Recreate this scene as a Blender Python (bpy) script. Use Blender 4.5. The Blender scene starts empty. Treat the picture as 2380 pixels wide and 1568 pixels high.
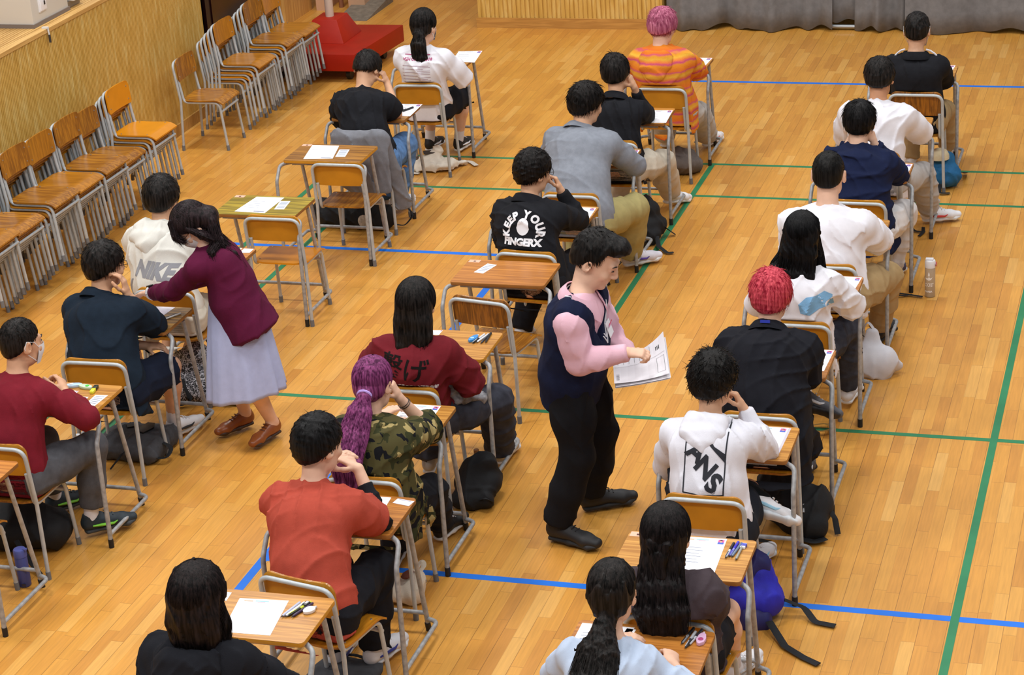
import bpy, bmesh, math, random
import numpy as np
from mathutils import Vector, Matrix
from mathutils.bvhtree import BVHTree
random.seed(7); np.random.seed(7)
C = bpy.context.scene.collection
PI = math.pi
def V(*a): return np.array(a, float)
def nrm(v):
    v = np.asarray(v, float); return v/(np.linalg.norm(v)+1e-12)
def lin(c):
    if isinstance(c, str): c = tuple(int(c[i:i+2], 16) for i in (0, 2, 4))
    return tuple((x/255/12.92 if x/255 <= .04045 else ((x/255+.055)/1.055)**2.4) for x in c)+(1,)

# ------------------------------------------------------------------ mesh helpers
def link_mesh(name, v, f, mat=None, parent=None, smooth=True, sharp=None):
    me = bpy.data.meshes.new(name)
    v = np.asarray(v, np.float32)
    if isinstance(f, np.ndarray):
        n, k = f.shape
        me.vertices.add(len(v)); me.vertices.foreach_set('co', v.ravel())
        me.loops.add(n*k); me.loops.foreach_set('vertex_index', f.astype(np.int32).ravel())
        me.polygons.add(n)
        me.polygons.foreach_set('loop_start', np.arange(0, n*k, k, dtype=np.int32))
        me.polygons.foreach_set('loop_total', np.full(n, k, np.int32))
        me.update(calc_edges=True)
    else:
        me.from_pydata(v.tolist(), [], f)
    me.validate()
    if smooth: me.polygons.foreach_set('use_smooth', np.ones(len(me.polygons), bool))
    if sharp: me.set_sharp_from_angle(angle=math.radians(sharp))
    o = bpy.data.objects.new(name, me); C.objects.link(o)
    if mat: me.materials.append(mat)
    if parent: o.parent = parent
    return o

class MB:
    def __init__(s): s.v = []; s.f = []
    def add(s, v, f):
        n = len(s.v); s.v += [tuple(map(float, p)) for p in v]; s.f += [[i+n for i in q] for q in f]
    def box(s, c, d, R=None):
        c = V(*c); h = V(*d)/2
        p = [V(x, y, z)*h for x in (-1, 1) for y in (-1, 1) for z in (-1, 1)]
        if R is not None: p = [R @ q for q in p]
        s.add([q+c for q in p], [(0, 1, 3, 2), (4, 6, 7, 5), (0, 4, 5, 1), (2, 3, 7, 6), (0, 2, 6, 4), (1, 5, 7, 3)])
    def tube(s, pts, r, n=10, flat=None, caps=True):
        pts = [V(*p) for p in pts]; m = len(pts)
        rr = r if hasattr(r, '__len__') else [r]*m
        T = [nrm(pts[min(i+1, m-1)]-pts[max(i-1, 0)]) for i in range(m)]
        ref = V(0, 0, 1) if abs(T[0][2]) < .9 else V(1, 0, 0)
        if flat is not None: ref = V(*flat[1])
        a = nrm(np.cross(T[0], ref)); out = []
        for i in range(m):
            a = nrm(a-T[i]*(a@T[i])); b = np.cross(T[i], a)
            if flat is not None:
                b = nrm(V(*flat[1])-T[i]*(V(*flat[1])@T[i])); a = np.cross(b, T[i])
            for k in range(n):
                t = 2*PI*k/n; q = rr[i]
                out.append(pts[i]+a*math.cos(t)*q+b*math.sin(t)*q*(flat[0] if flat is not None else 1))
        F = [(i*n+k, i*n+(k+1) % n, (i+1)*n+(k+1) % n, (i+1)*n+k) for i in range(m-1) for k in range(n)]
        if caps: F += [tuple(range(n))[::-1], tuple(range((m-1)*n, m*n))]
        s.add(out, F)
    def prism(s, poly, z0, z1, R=None, o=(0, 0, 0)):
        n = len(poly); p = [V(x, y, z0) for x, y in poly]+[V(x, y, z1) for x, y in poly]
        if R is not None: p = [R @ q for q in p]
        s.add([q+V(*o) for q in p], [tuple(range(n))[::-1], tuple(range(n, 2*n))]+[(i, (i+1) % n, n+(i+1) % n, n+i) for i in range(n)])
    def lathe(s, prof, o=(0, 0, 0), n=20, R=None):
        p = []
        for r, z in prof:
            for k in range(n):
                q = V(r*math.cos(2*PI*k/n), r*math.sin(2*PI*k/n), z)
                p.append((R @ q if R is not None else q)+V(*o))
        m = len(prof)
        F = [(i*n+k, i*n+(k+1) % n, (i+1)*n+(k+1) % n, (i+1)*n+k) for i in range(m-1) for k in range(n)]
        F += [tuple(range(n))[::-1], tuple(range((m-1)*n, m*n))]
        s.add(p, F)
    def loft(s, rings, cap=True):
        n = len(rings[0]); m = len(rings)
        F = [(i*n+k, i*n+(k+1) % n, (i+1)*n+(k+1) % n, (i+1)*n+k) for i in range(m-1) for k in range(n)]
        if cap: F += [tuple(range(n))[::-1], tuple(range((m-1)*n, m*n))]
        s.add([p for r in rings for p in r], F)
    def obj(s, name, mat, parent=None, smooth=True, sharp=40, bevel=0):
        o = link_mesh(name, s.v, s.f, mat, parent, False)
        bm = bmesh.new(); bm.from_mesh(o.data)
        if bevel:
            es = [e for e in bm.edges if len(e.link_faces) == 2 and e.calc_face_angle(0) > .6]
            bmesh.ops.bevel(bm, geom=es, offset=bevel, segments=2, affect='EDGES', profile=.6)
        bmesh.ops.recalc_face_normals(bm, faces=bm.faces)
        bm.to_mesh(o.data); bm.free()
        if smooth:
            o.data.polygons.foreach_set('use_smooth', np.ones(len(o.data.polygons), bool))
            if sharp: o.data.set_sharp_from_angle(angle=math.radians(sharp))
        return o

def fillet(pts, rad, n=6):
    pts = [V(*p) for p in pts]; out = [pts[0]]
    for i in range(1, len(pts)-1):
        r = rad[i-1] if hasattr(rad, '__len__') else rad
        a, b, c = pts[i-1], pts[i], pts[i+1]; u, w = nrm(a-b), nrm(c-b)
        ang = math.acos(max(-1, min(1, u@w)))
        t = min(r/math.tan(ang/2) if ang > .02 else 0, .49*np.linalg.norm(a-b), .49*np.linalg.norm(c-b)) if ang < 3.1 else 0
        if t < 1e-4: out.append(b); continue
        p, q = b+u*t, b+w*t
        for k in range(n+1):
            s = k/n; out.append((1-s)**2*p+2*s*(1-s)*b+s*s*q)
    out.append(pts[-1]); return out
def rrect(w, d, r, n=6, cx=0, cy=0):
    out = []
    for sx, sy, a0 in ((1, 1, 0), (-1, 1, 90), (-1, -1, 180), (1, -1, 270)):
        for k in range(n+1):
            a = math.radians(a0+90*k/n)
            out.append((cx+sx*(w/2-r)+r*math.cos(a), cy+sy*(d/2-r)+r*math.sin(a)))
    return out
def rotz(a): c, s = math.cos(a), math.sin(a); return np.array([[c, -s, 0], [s, c, 0], [0, 0, 1.]])
def frame(f, up=(0, 0, 1)):
    f = nrm(f); r = nrm(np.cross(f, V(*up))); u = np.cross(r, f); return np.stack([r, f, u], 1)   # columns right, forward, up

def thing(name, label, cat, loc=(0, 0, 0), rz=0, group=None):
    o = bpy.data.objects.new(name, None); C.objects.link(o); o.empty_display_size = .05
    o.location = loc; o.rotation_euler = (0, 0, rz); return tag(o, label, cat, group)
def tag(o, label, cat, group=None):
    o['label'] = label; o['category'] = cat
    if group: o['group'] = group
    return o
def struct(o): o['kind'] = 'structure'; return o
def dup(o, parent=None):
    c = o.copy(); C.objects.link(c)
    if parent is not None: c.parent = parent
    for ch in list(o.children): dup(ch, c)
    return c

# ------------------------------------------------------------------ materials
def newmat(name):
    m = bpy.data.materials.new(name); m.use_nodes = True
    nt = m.node_tree; b = nt.nodes['Principled BSDF']
    return m, nt, b
def N(nt, t, **k):
    n = nt.nodes.new(t)
    for a, v in k.items():
        if a[0] == '_': n.inputs[int(a[1:]) if a[1:].isdigit() else a[1:].replace('_', ' ')].default_value = v
        else: setattr(n, a, v)
    return n
MATS = {}
def mat(col, rough=.6, metal=0, spec=.5, noise=0, nscale=40, bump=0, bscale=200, stretch=None, sheen=0, trans=0, coat=0):
    key = (str(col), rough, metal, spec, noise, nscale, bump, bscale, str(stretch), sheen, trans, coat)
    if key in MATS: return MATS[key]
    m, nt, b = newmat('surface'); L = nt.links
    c = lin(col); b.inputs['Base Color'].default_value = c
    b.inputs['Roughness'].default_value = rough; b.inputs['Metallic'].default_value = metal
    b.inputs['Specular IOR Level'].default_value = spec
    if sheen: b.inputs['Sheen Weight'].default_value = sheen
    if trans: b.inputs['Transmission Weight'].default_value = trans
    if coat: b.inputs['Coat Weight'].default_value = coat; b.inputs['Coat Roughness'].default_value = .15
    if noise or bump:
        tc = N(nt, 'ShaderNodeTexCoord'); src = tc.outputs['Object']
        if stretch:
            mp = N(nt, 'ShaderNodeMapping'); mp.inputs['Scale'].default_value = stretch; L.new(src, mp.inputs[0]); src = mp.outputs[0]
        if noise:
            t = N(nt, 'ShaderNodeTexNoise', _Scale=nscale, _Detail=3.0); L.new(src, t.inputs['Vector'])
            r = N(nt, 'ShaderNodeValToRGB'); e = r.color_ramp.elements
            e[0].position, e[1].position = .3, .7
            e[0].color = tuple(x*(1-noise) for x in c[:3])+(1,); e[1].color = tuple(min(1, x*(1+noise)) for x in c[:3])+(1,)
            L.new(t.outputs['Fac'], r.inputs[0]); L.new(r.outputs[0], b.inputs['Base Color'])
        if bump:
            t = N(nt, 'ShaderNodeTexNoise', _Scale=bscale, _Detail=2.0); L.new(src, t.inputs['Vector'])
            bp = N(nt, 'ShaderNodeBump', _Strength=bump, _Distance=.004); L.new(t.outputs['Fac'], bp.inputs['Height']); L.new(bp.outputs[0], b.inputs['Normal'])
    MATS[key] = m; return m
def cloth(col, noise=.06, bump=.25, sheen=.0, rough=.9): return mat(col, rough, 0, .2, noise, 25, bump, 350, None, sheen)
def hairmat(col, spread=.5, hi=None, rough=.42, sc=(95, 95, 6)):
    key = ('hair', col, spread, hi, rough)
    if key in MATS: return MATS[key]
    m, nt, b = newmat('hair'); L = nt.links
    tc = N(nt, 'ShaderNodeTexCoord'); mp = N(nt, 'ShaderNodeMapping'); mp.inputs['Scale'].default_value = sc
    L.new(tc.outputs['Object'], mp.inputs[0])
    t = N(nt, 'ShaderNodeTexNoise', _Scale=1.0, _Detail=3.0); L.new(mp.outputs[0], t.inputs['Vector'])
    r = N(nt, 'ShaderNodeValToRGB'); e = r.color_ramp.elements; c = lin(col); h = lin(hi) if hi else tuple(min(1, x*(1+spread)) for x in c)
    e[0].position, e[1].position = .35, .68; e[0].color = tuple(x*(1-spread) for x in c[:3])+(1,); e[1].color = tuple(h[:3])+(1,)
    L.new(t.outputs['Fac'], r.inputs[0]); L.new(r.outputs[0], b.inputs['Base Color'])
    bp = N(nt, 'ShaderNodeBump', _Strength=.5, _Distance=.004); L.new(t.outputs['Fac'], bp.inputs['Height']); L.new(bp.outputs[0], b.inputs['Normal'])
    b.inputs['Roughness'].default_value = rough; b.inputs['Specular IOR Level'].default_value = .13
    MATS[key] = m; return m
def woodmat(base, dark, scale=(3, 70, 70), rough=.35, coat=.2, lo=.42, hi=.62, nz=1.0):
    key = ('wood', base, dark, scale, rough, lo)
    if key in MATS: return MATS[key]
    m, nt, b = newmat('wood'); L = nt.links
    tc = N(nt, 'ShaderNodeTexCoord'); oi = N(nt, 'ShaderNodeObjectInfo')
    mp = N(nt, 'ShaderNodeMapping'); mp.inputs['Scale'].default_value = scale; L.new(tc.outputs['Object'], mp.inputs[0])
    ad = N(nt, 'ShaderNodeVectorMath', operation='ADD'); sc = N(nt, 'ShaderNodeMath', operation='MULTIPLY', _1=37.0)
    L.new(oi.outputs['Random'], sc.inputs[0]); L.new(mp.outputs[0], ad.inputs[0]); L.new(sc.outputs[0], ad.inputs[1])
    t = N(nt, 'ShaderNodeTexNoise', _Scale=nz, _Detail=4.0, _Distortion=.6); L.new(ad.outputs[0], t.inputs['Vector'])
    r = N(nt, 'ShaderNodeValToRGB'); e = r.color_ramp.elements
    e[0].position, e[1].position = lo, hi; e[0].color = lin(dark); e[1].color = lin(base)
    L.new(t.outputs['Fac'], r.inputs[0])
    hs = N(nt, 'ShaderNodeHueSaturation'); mr = N(nt, 'ShaderNodeMapRange', _3=.86, _4=1.1); L.new(oi.outputs['Random'], mr.inputs[0])
    L.new(mr.outputs[0], hs.inputs['Value']); L.new(r.outputs[0], hs.inputs['Color']); L.new(hs.outputs[0], b.inputs['Base Color'])
    b.inputs['Roughness'].default_value = rough; b.inputs['Coat Weight'].default_value = coat; b.inputs['Coat Roughness'].default_value = .2
    MATS[key] = m; return m
# ------------------------------------------------------------------ camera, light
cam = bpy.data.cameras.new('camera'); co = bpy.data.objects.new('camera', cam); C.objects.link(co)
cam.sensor_width = 36; cam.lens = 5049.08/2380*36; cam.clip_end = 100
def _cam():
    yaw, pitch, roll = -0.31771703, 0.38791864, -0.06940551
    cy, sy, cp, sp = math.cos(yaw), math.sin(yaw), math.cos(pitch), math.sin(pitch)
    f = V(sy*cp, cy*cp, -sp); r = V(cy, -sy, 0); u = np.cross(r, f)
    r2 = math.cos(roll)*r+math.sin(roll)*u; u2 = -math.sin(roll)*r+math.cos(roll)*u
    co.matrix_world = Matrix([[r2[i], u2[i], -f[i], (3.47064, -11.15186, 5.25873)[i]] for i in range(3)]+[[0, 0, 0, 1]])
_cam(); bpy.context.scene.camera = co
S = bpy.context.scene
S.view_settings.view_transform = 'Standard'; S.view_settings.look = 'None'; S.view_settings.gamma = 1; S.view_settings.exposure = 0.0
S.cycles.max_bounces = 5; S.cycles.diffuse_bounces = 3; S.cycles.glossy_bounces = 2; S.cycles.transmission_bounces = 4
S.cycles.use_adaptive_sampling = True; S.cycles.adaptive_threshold = .03
w = bpy.data.worlds.new('hall_air'); S.world = w; w.use_nodes = True
w.node_tree.nodes['Background'].inputs[0].default_value = (.93, .95, 1, 1); w.node_tree.nodes['Background'].inputs[1].default_value = .36
def area(x, y, z, sx, sy, e, col=(1, .98, .955), to=None):
    l = bpy.data.lights.new('hall_lamp', 'AREA'); l.shape = 'RECTANGLE'; l.size = sx; l.size_y = sy; l.energy = e; l.color = col
    o = bpy.data.objects.new('hall_lamp', l); C.objects.link(o); o.location = (x, y, z)
    if to is not None: o.rotation_euler = (Vector(to)-Vector((x, y, z))).to_track_quat('-Z', 'Y').to_euler()
for x in (-4.2, .2, 4.6):
    for y in (-8, -2, 4):
        area(x, y, 8.2, 1.3, 1.3, (178 if x > -4 else 235)*(.80 if y > 3 else 1))
area(-4.6, 6.8, 8, 1.5, 1.2, 75); area(2.5, 6.8, 8, 1.5, 1.2, 80)

# ------------------------------------------------------------------ floor
def floor_mat():
    m, nt, b = newmat('floor_boards'); L = nt.links
    geo = N(nt, 'ShaderNodeNewGeometry'); sp = N(nt, 'ShaderNodeSeparateXYZ'); L.new(geo.outputs['Position'], sp.inputs[0])
    def M(op, a, b_=None, c=None):
        n = N(nt, 'ShaderNodeMath', operation=op)
        for i, q in enumerate((a, b_, c)):
            if q is None: continue
            if isinstance(q, (int, float)): n.inputs[i].default_value = q
            else: L.new(q, n.inputs[i])
        return n.outputs[0]
    u = M('DIVIDE', M('ADD', sp.outputs[0], 20.035), .0645)
    su = M('FLOOR', u); fu = M('FRACT', u)
    w1 = N(nt, 'ShaderNodeTexWhiteNoise', noise_dimensions='1D'); L.new(su, w1.inputs['W'])
    v = M('ADD', M('DIVIDE', M('ADD', sp.outputs[1], 30.0), .47), M('MULTIPLY', w1.outputs[0], 9.0))
    sv = M('FLOOR', v); fv = M('FRACT', v)
    cb = N(nt, 'ShaderNodeCombineXYZ'); L.new(su, cb.inputs[0]); L.new(sv, cb.inputs[1])
    w2 = N(nt, 'ShaderNodeTexWhiteNoise', noise_dimensions='3D'); L.new(cb.outputs[0], w2.inputs['Vector'])
    ramp = N(nt, 'ShaderNodeValToRGB'); e = ramp.color_ramp.elements
    e[0].position = 0; e[0].color = lin('c58738'); e[1].position = 1; e[1].color = lin('dca656')
    for p, c in ((.18, 'cd8f3d'), (.5, 'd2953f'), (.85, 'd69b46')):
        k = e.new(p); k.color = lin(c)
    L.new(w2.outputs[0], ramp.inputs[0])
    # grain
    mp = N(nt, 'ShaderNodeCombineXYZ'); L.new(M('MULTIPLY', sp.outputs[0], 90.0), mp.inputs[0]); L.new(M('MULTIPLY', sp.outputs[1], 5.0), mp.inputs[1]); L.new(M('MULTIPLY', w2.outputs[0], 60.0), mp.inputs[2])
    t = N(nt, 'ShaderNodeTexNoise', _Scale=1.0, _Detail=3.0); L.new(mp.outputs[0], t.inputs['Vector'])
    g = N(nt, 'ShaderNodeMapRange', _1=.3, _2=.7, _3=.9, _4=1.06); L.new(t.outputs['Fac'], g.inputs[0])
    pat = N(nt, 'ShaderNodeTexNoise', _Scale=2.3, _Detail=2.0); L.new(geo.outputs['Position'], pat.inputs['Vector'])
    g2 = N(nt, 'ShaderNodeMapRange', _1=.3, _2=.7, _3=.96, _4=1.04); L.new(pat.outputs['Fac'], g2.inputs[0])
    # seams: every second strip dark and fine, butt joints faint
    par = M('MODULO', su, 2.0)
    seam = M('MULTIPLY', M('LESS_THAN', fu, .045), M('LESS_THAN', par, .5))
    seam2 = M('MULTIPLY', M('LESS_THAN', fu, .025), .22)
    butt = M('MULTIPLY', M('LESS_THAN', fv, .006), .42)
    w3 = N(nt, 'ShaderNodeTexNoise', _Scale=.8, _Detail=1.0); L.new(geo.outputs['Position'], w3.inputs['Vector'])
    sfac = M('MAXIMUM', M('MULTIPLY', seam, M('MULTIPLY', w3.outputs['Fac'], 1.15)), M('MAXIMUM', butt, seam2))
    hs = N(nt, 'ShaderNodeHueSaturation'); L.new(ramp.outputs[0], hs.inputs['Color'])
    L.new(M('MULTIPLY', g.outputs[0], g2.outputs[0]), hs.inputs['Value'])
    mx = N(nt, 'ShaderNodeMix', data_type='RGBA'); L.new(sfac, mx.inputs[0]); L.new(hs.outputs[0], mx.inputs[6]); mx.inputs[7].default_value = lin('6a431c')
    L.new(mx.outputs[2], b.inputs['Base Color'])
    b.inputs['Roughness'].default_value = .42; b.inputs['Specular IOR Level'].default_value = .35
    b.inputs['Coat Weight'].default_value = .25; b.inputs['Coat Roughness'].default_value = .12
    return m
mb = MB(); mb.box((0, -1.5, -.05), (16, 26, .1)); fl = struct(mb.obj('floor', floor_mat(), smooth=False))
GREEN = mat('2f7d54', .45, 0, .3, .1, 6); BLUE = mat('1f72dc', .45, 0, .3, .08, 6)
def line(x0, y0, x1, y1, m, z=.0012):
    b = MB(); b.box(((x0+x1)/2, (y0+y1)/2, z/2), (abs(x1-x0), abs(y1-y0), z)); o = b.obj('court_line', m, fl, smooth=False); return o
h = .0205
for z, (a, b_, c, d) in enumerate([(-3.05, 0, 3.05, 0), (-3.05, 3.94, 3.05, 3.94), (-3.05, 4.7, 3.05, 4.7)]):
    line(a, b_-h, c, d+h, GREEN, .0010)
for x, y0, y1 in ((0, -.02, 4.72), (2.57, -6.6, 4.72), (-2.57, -6.6, 4.72), (-3.03, -6.6, 4.72)):
    line(x-h, y0, x+h, y1, GREEN, .0016)
for y in (-2.008, 2.53, 7.0):
    line(-4.0 if y == 2.53 else -1.0, y-.025, -.95 if y == 2.53 else 6.5, y+.025, BLUE, .0006)
line(-1.0, -6, -.95, 2.5, BLUE, .0008)

# ------------------------------------------------------------------ walls
def slat_mat(axis, pitch=.021, base='dab05a', dark='8a5f22', hi='e8cc82'):
    m, nt, b = newmat('slatted_panel'); L = nt.links
    geo = N(nt, 'ShaderNodeNewGeometry'); sp = N(nt, 'ShaderNodeSeparateXYZ'); L.new(geo.outputs['Position'], sp.inputs[0])
    mp = N(nt, 'ShaderNodeMapping'); sc = [14, 14, 14]; sc[2] = 2.2; mp.inputs['Scale'].default_value = sc; L.new(geo.outputs['Position'], mp.inputs[0])
    t = N(nt, 'ShaderNodeTexNoise', _Scale=1.6, _Detail=3.5, _Distortion=.5); L.new(mp.outputs[0], t.inputs['Vector'])
    r = N(nt, 'ShaderNodeValToRGB'); e = r.color_ramp.elements
    e[0].position = .3; e[0].color = lin('cda24c'); e[1].position = .76; e[1].color = lin(hi); k = e.new(.5); k.color = lin(base)
    L.new(t.outputs['Fac'], r.inputs[0]); L.new(r.outputs[0], b.inputs['Base Color'])
    b.inputs['Roughness'].default_value = .5
    return m
SLAT = slat_mat(1); WOODTRIM = woodmat('d2a662', 'b98a48', (40, 40, 2.5), .4, .15)
def slats_y(mb, x, y0, y1, z0, z1, pitch=.0225):      # panel face looking +X
    n = int((y1-y0)/pitch); mb.box((x-.02, (y0+y1)/2, (z0+z1)/2), (.02, y1-y0, z1-z0))
    for i in range(n):
        y = y0+(i+.5)*pitch; mb.box((x-.005, y, (z0+z1)/2), (.012, pitch*.66, z1-z0))
mb = MB(); slats_y(mb, -4.73, -2.0, 5.80, .09, 1.42); mb.box((-5.5, 1.9, .71), (1.5, 7.8, 1.41))
wl = struct(mb.obj('wall_left', SLAT, smooth=False))
mb = MB(); mb.box((-4.726, 1.9, .05), (.022, 7.8, .10)); struct(mb.obj('baseboard_left', WOODTRIM, smooth=False))
# shelf on top of the panel: fine boards running along the wall
mb = MB(); mb.box((-4.745, 1.9, 1.43), (.05, 7.8, .03))
for i in range(40):
    x = -4.775-i*.03
    mb.box((x-.012, 1.9, 1.431), (.024, 7.8, .02))
struct(mb.obj('trim_1', woodmat('d6ab66', 'bf9250', (40, 2, 40), .45, .1), smooth=False))
mb = MB(); mb.box((-6.1, 1.9, 2.4), (.3, 7.8, 2.0)); struct(mb.obj('wall_left_upper', mat('cfc9bf', .8)))
# recess beyond the panel, light wood pier and doorway
mb = MB(); mb.box((-5.42, 7.2, 1.3), (.1, 2.7, 2.6)); struct(mb.obj('wall_recess', mat('2c1a16', .7)))
DG = mat('24090c', .12, 0, .7, .5, 5)
r = thing('glazed_door', 'dark red glazed double doors in the recess behind the far chair stacks', 'door', (-5.3, 6.95, 0))
mb = MB()
for i in range(2):
    mb.box((0, -.55+i*1.12, 1.05), (.03, 1.0, 2.0))
mb.obj('door_leaf', mat('1f0b0d', .3), r, smooth=False)
for i in range(2):
    mb = MB(); mb.box((.02, -.55+i*1.12, 1.1), (.012, .78, 1.7)); mb.obj('glass_pane', DG, r, smooth=False)
mb = MB(); mb.tube([(.05, -.06, .8), (.07, -.06, .84), (.07, -.06, 1.3), (.05, -.06, 1.34)], .012); mb.obj('handle', mat('b9bcc0', .3, 1), r)
mb = MB(); mb.box((-5.72, 9.05, 1.3), (1.0, .7, 2.6)); struct(mb.obj('wall_pier', woodmat('cf9f58', 'b98746', (30, 30, 2), .5)))
PINK = mat('c9a181', .7, 0, .4, .06, 6)
mb = MB(); mb.box((-4.6, 10.4, 1.3), (2.2, .12, 2.6)); struct(mb.obj('wall_corridor', PINK, smooth=False))
mb = MB()
for x in (-5.05, -4.93): mb.tube([(x, 9.5, 0), (x, 9.5, 2.6)], .025, 10)
struct(mb.obj('trim_2', mat('8a5a40', .5)))
mb = MB(); mb.box((-5.1, 9.6, 1.3), (.1, .5, 2.6)); mb.box((-4.72, 9.6, 1.3), (.18, .4, 2.6)); struct(mb.obj('trim_3', PINK, smooth=False))
mb = MB(); mb.box((-4.9, 10.2, 1.2), (.06, .3, 2.4)); struct(mb.obj('trim_4', mat('4a2b1e', .6), smooth=False))
mb = MB(); mb.add([(-4.78, 8.95, .004), (-4.45, 8.95, .004), (-4.45, 9.75, .09), (-4.78, 9.75, .09), (-4.78, 8.95, 0), (-4.45, 8.95, 0), (-4.45, 9.75, 0), (-4.78, 9.75, 0)], [(0, 1, 2, 3), (4, 7, 6, 5), (0, 4, 5, 1), (1, 5, 6, 2), (2, 6, 7, 3), (3, 7, 4, 0)])
tag(mb.obj('threshold_ramp', mat('7d7467', .7, 0, .3, .2, 20), smooth=False), 'grey threshold ramp on the floor by the far doorway', 'ramp')
# back wall panel (low part in view)
mb = MB(); mb.box((-2.27, 8.90, 1.2), (1.86, .26, 2.4))
n = int(1.86/.045)
for i in range(n): mb.box((-3.2+(i+.5)*.045, 8.765, 1.3), (.03, .014, 2.4))
struct(mb.obj('wall_back', SLAT, smooth=False))
mb = MB(); mb.box((-2.27, 8.75, .05), (1.88, .03, .10)); struct(mb.obj('baseboard_back', woodmat('cf9a4e', 'b98540', (3, 40, 40), .45), smooth=False))
mb = MB(); mb.box((2, 9.3, 1.2), (7, .1, 2.4)); struct(mb.obj('wall_back_stage', mat('2a2622', .8)))
# curtains
CUR = mat('7b7a7b', .95, 0, .1, .12, 18, .4, 500, None, .15)
def curtain(name, x0, x1, amp, freq, seed, y0, label, sag, lift=0):
    rnd = random.Random(seed); nx, nz = int((x1-x0)*90), 14; v = []; ph = [rnd.uniform(0, 6.28) for _ in range(6)]
    for side in (0, .012):
        for j in range(nz):
            z0 = j/(nz-1)
            for i in range(nx):
                x = x0+(x1-x0)*i/(nx-1); s = 0
                for k, (a, fq) in enumerate(((1, 1), (.5, 2.3), (.25, 4.1))): s += a*math.sin(x*freq*fq+ph[k]+z0*.6*math.sin(x*3+ph[4]))
                hem = lift+.006+.055*(.5+.5*math.sin(x*sag+ph[5]))*(.5+.5*math.sin(x*sag*2.7+ph[3]))
                v.append((x, y0+amp*s*(1-.3*z0)+side-.05*(1-z0)**6, hem+z0*2.3))
    F = [(k*nx*nz+j*nx+i, k*nx*nz+j*nx+i+1, k*nx*nz+(j+1)*nx+i+1, k*nx*nz+(j+1)*nx+i) for k in (0, 1) for j in range(nz-1) for i in range(nx-1)]
    F += [(i, nx*nz+i, nx*nz+i+1, i+1) for i in range(nx-1)]
    o = link_mesh(name, v, F, CUR); bm = bmesh.new(); bm.from_mesh(o.data); bmesh.ops.recalc_face_normals(bm, faces=bm.faces); bm.to_mesh(o.data); bm.free()
    return tag(o, label, 'curtain')
curtain('stage_curtain', -1.31, .30, .06, 9, 3, 8.80, 'grey stage curtain hanging beside the slatted back wall', 7)
curtain('stage_curtain',   .50, 1.02, .05, 14, 8, 8.80, 'narrow grey stage curtain between the two wide ones', 9)
curtain('stage_curtain', .98, 3.2, .055, 6, 5, 8.76, 'wide grey stage curtain behind the student in the black jacket', 4)
curtain('stage_curtain', .18, .66, .015, 11, 21, 8.875, 'strip of stage curtain above the grey pipe', 9, .06)
mb = MB(); mb.tube([(.26, 8.80, .035), (.56, 8.80, .035)], .02); tag(mb.obj('curtain_rail', mat('a9acae', .4, .8)), 'short grey metal pipe showing under the gap of the stage curtains', 'pipe')
# things on the shelf top left
r = thing('control_cabinet', 'white cabinet with a switch plate standing on the wooden shelf', 'cabinet', (-5.2, 3.4, 1.445))
mb = MB(); mb.box((0, .0, .52), (.72, .56, 1.0)); mb.obj('body', mat('d8d4cc', .5), r, bevel=.006)
mb = MB(); mb.box((0, 0, .01), (.74, .58, .03)); mb.obj('plinth', mat('7c7068', .6), r, smooth=False)
mb = MB(); mb.box((.365, -.12, .16), (.012, .11, .14)); mb.box((.373, -.12, .16), (.012, .09, .12)); sp_ = mb.obj('switch_plate', mat('eeedf0', .35), r, bevel=.003)
mb = MB(); mb.box((.381, -.11, .155), (.008, .012, .03)); mb.obj('rocker', mat('26221f', .5), sp_, smooth=False)
mb = MB(); mb.box((.366, .09, .31), (.01, .03, .2)); mb.obj('door_seam', mat('b9b4ab', .5), r, smooth=False)
r = thing('control_box', 'white box with a dark screen above the end of the shelf cabinet', 'box', (-4.87, 3.83, 1.445))
mb = MB(); mb.box((0, 0, .22), (.1, .17, .34)); mb.obj('housing', mat('e4e2dc', .45), r, bevel=.008)
mb = MB(); mb.box((.053, 0, .24), (.008, .12, .15)); mb.obj('screen', mat('2b2440', .15), r, smooth=False)
mb = MB(); mb.box((-.04, -.02, .025), (.1, .2, .05)); mb.obj('bracket', mat('8d8780', .4, .6), r, smooth=False)
r = thing('window_latch', 'small white hook with a dark shaft on the edge of the shelf', 'hook', (-4.735, 3.10, 1.44))
mb = MB(); mb.box((.0, 0, .012), (.05, .022, .014)); mb.tube([(.02, 0, .008), (.026, 0, -.04)], .007); mb.obj('hook', mat('d9d9d6', .4), r)
mb = MB(); mb.tube([(.026, 0, -.04), (.027, 0, -.10)], .009); mb.obj('shaft', mat('3a3734', .5), r)
# red volleyball post base
RED = mat('9c1c08', .45, 0, .25, .08, 8)
r = thing('post_base', 'large red wheeled base of a sports post behind the far chair stacks', 'sports equipment', (0, 0, 0))
mb = MB(); x0, x1, y0, y1 = -4.62, -3.72, 6.72, 7.78
mb.add([(x0, y0, .11), (x1, y0, .11), (x1+.09, y1+.02, .11), (x0, y1, .11), (x0, y0, .27), (x1, y0, .27), (x1+.09, y1+.02, .27), (x0, y1, .27)], [(3, 2, 1, 0), (4, 5, 6, 7), (0, 1, 5, 4), (1, 2, 6, 5), (2, 3, 7, 6), (3, 0, 4, 7)])
mb.obj('platform', RED, r, bevel=.008)
mb = MB(); cx, cy = -4.17, 7.32
mb.add([(cx+sx*(.21 if z < .3 else .12), cy+sy*(.24 if z < .3 else .14), z) for z in (.27, .47) for sx, sy in ((-1, -1), (1, -1), (1, 1), (-1, 1))], [(3, 2, 1, 0), (4, 5, 6, 7), (0, 1, 5, 4), (1, 2, 6, 5), (2, 3, 7, 6), (3, 0, 4, 7)])
mb.obj('pedestal', mat('a51f0a', .45, 0, .25, .08, 8), r, bevel=.006)
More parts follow.
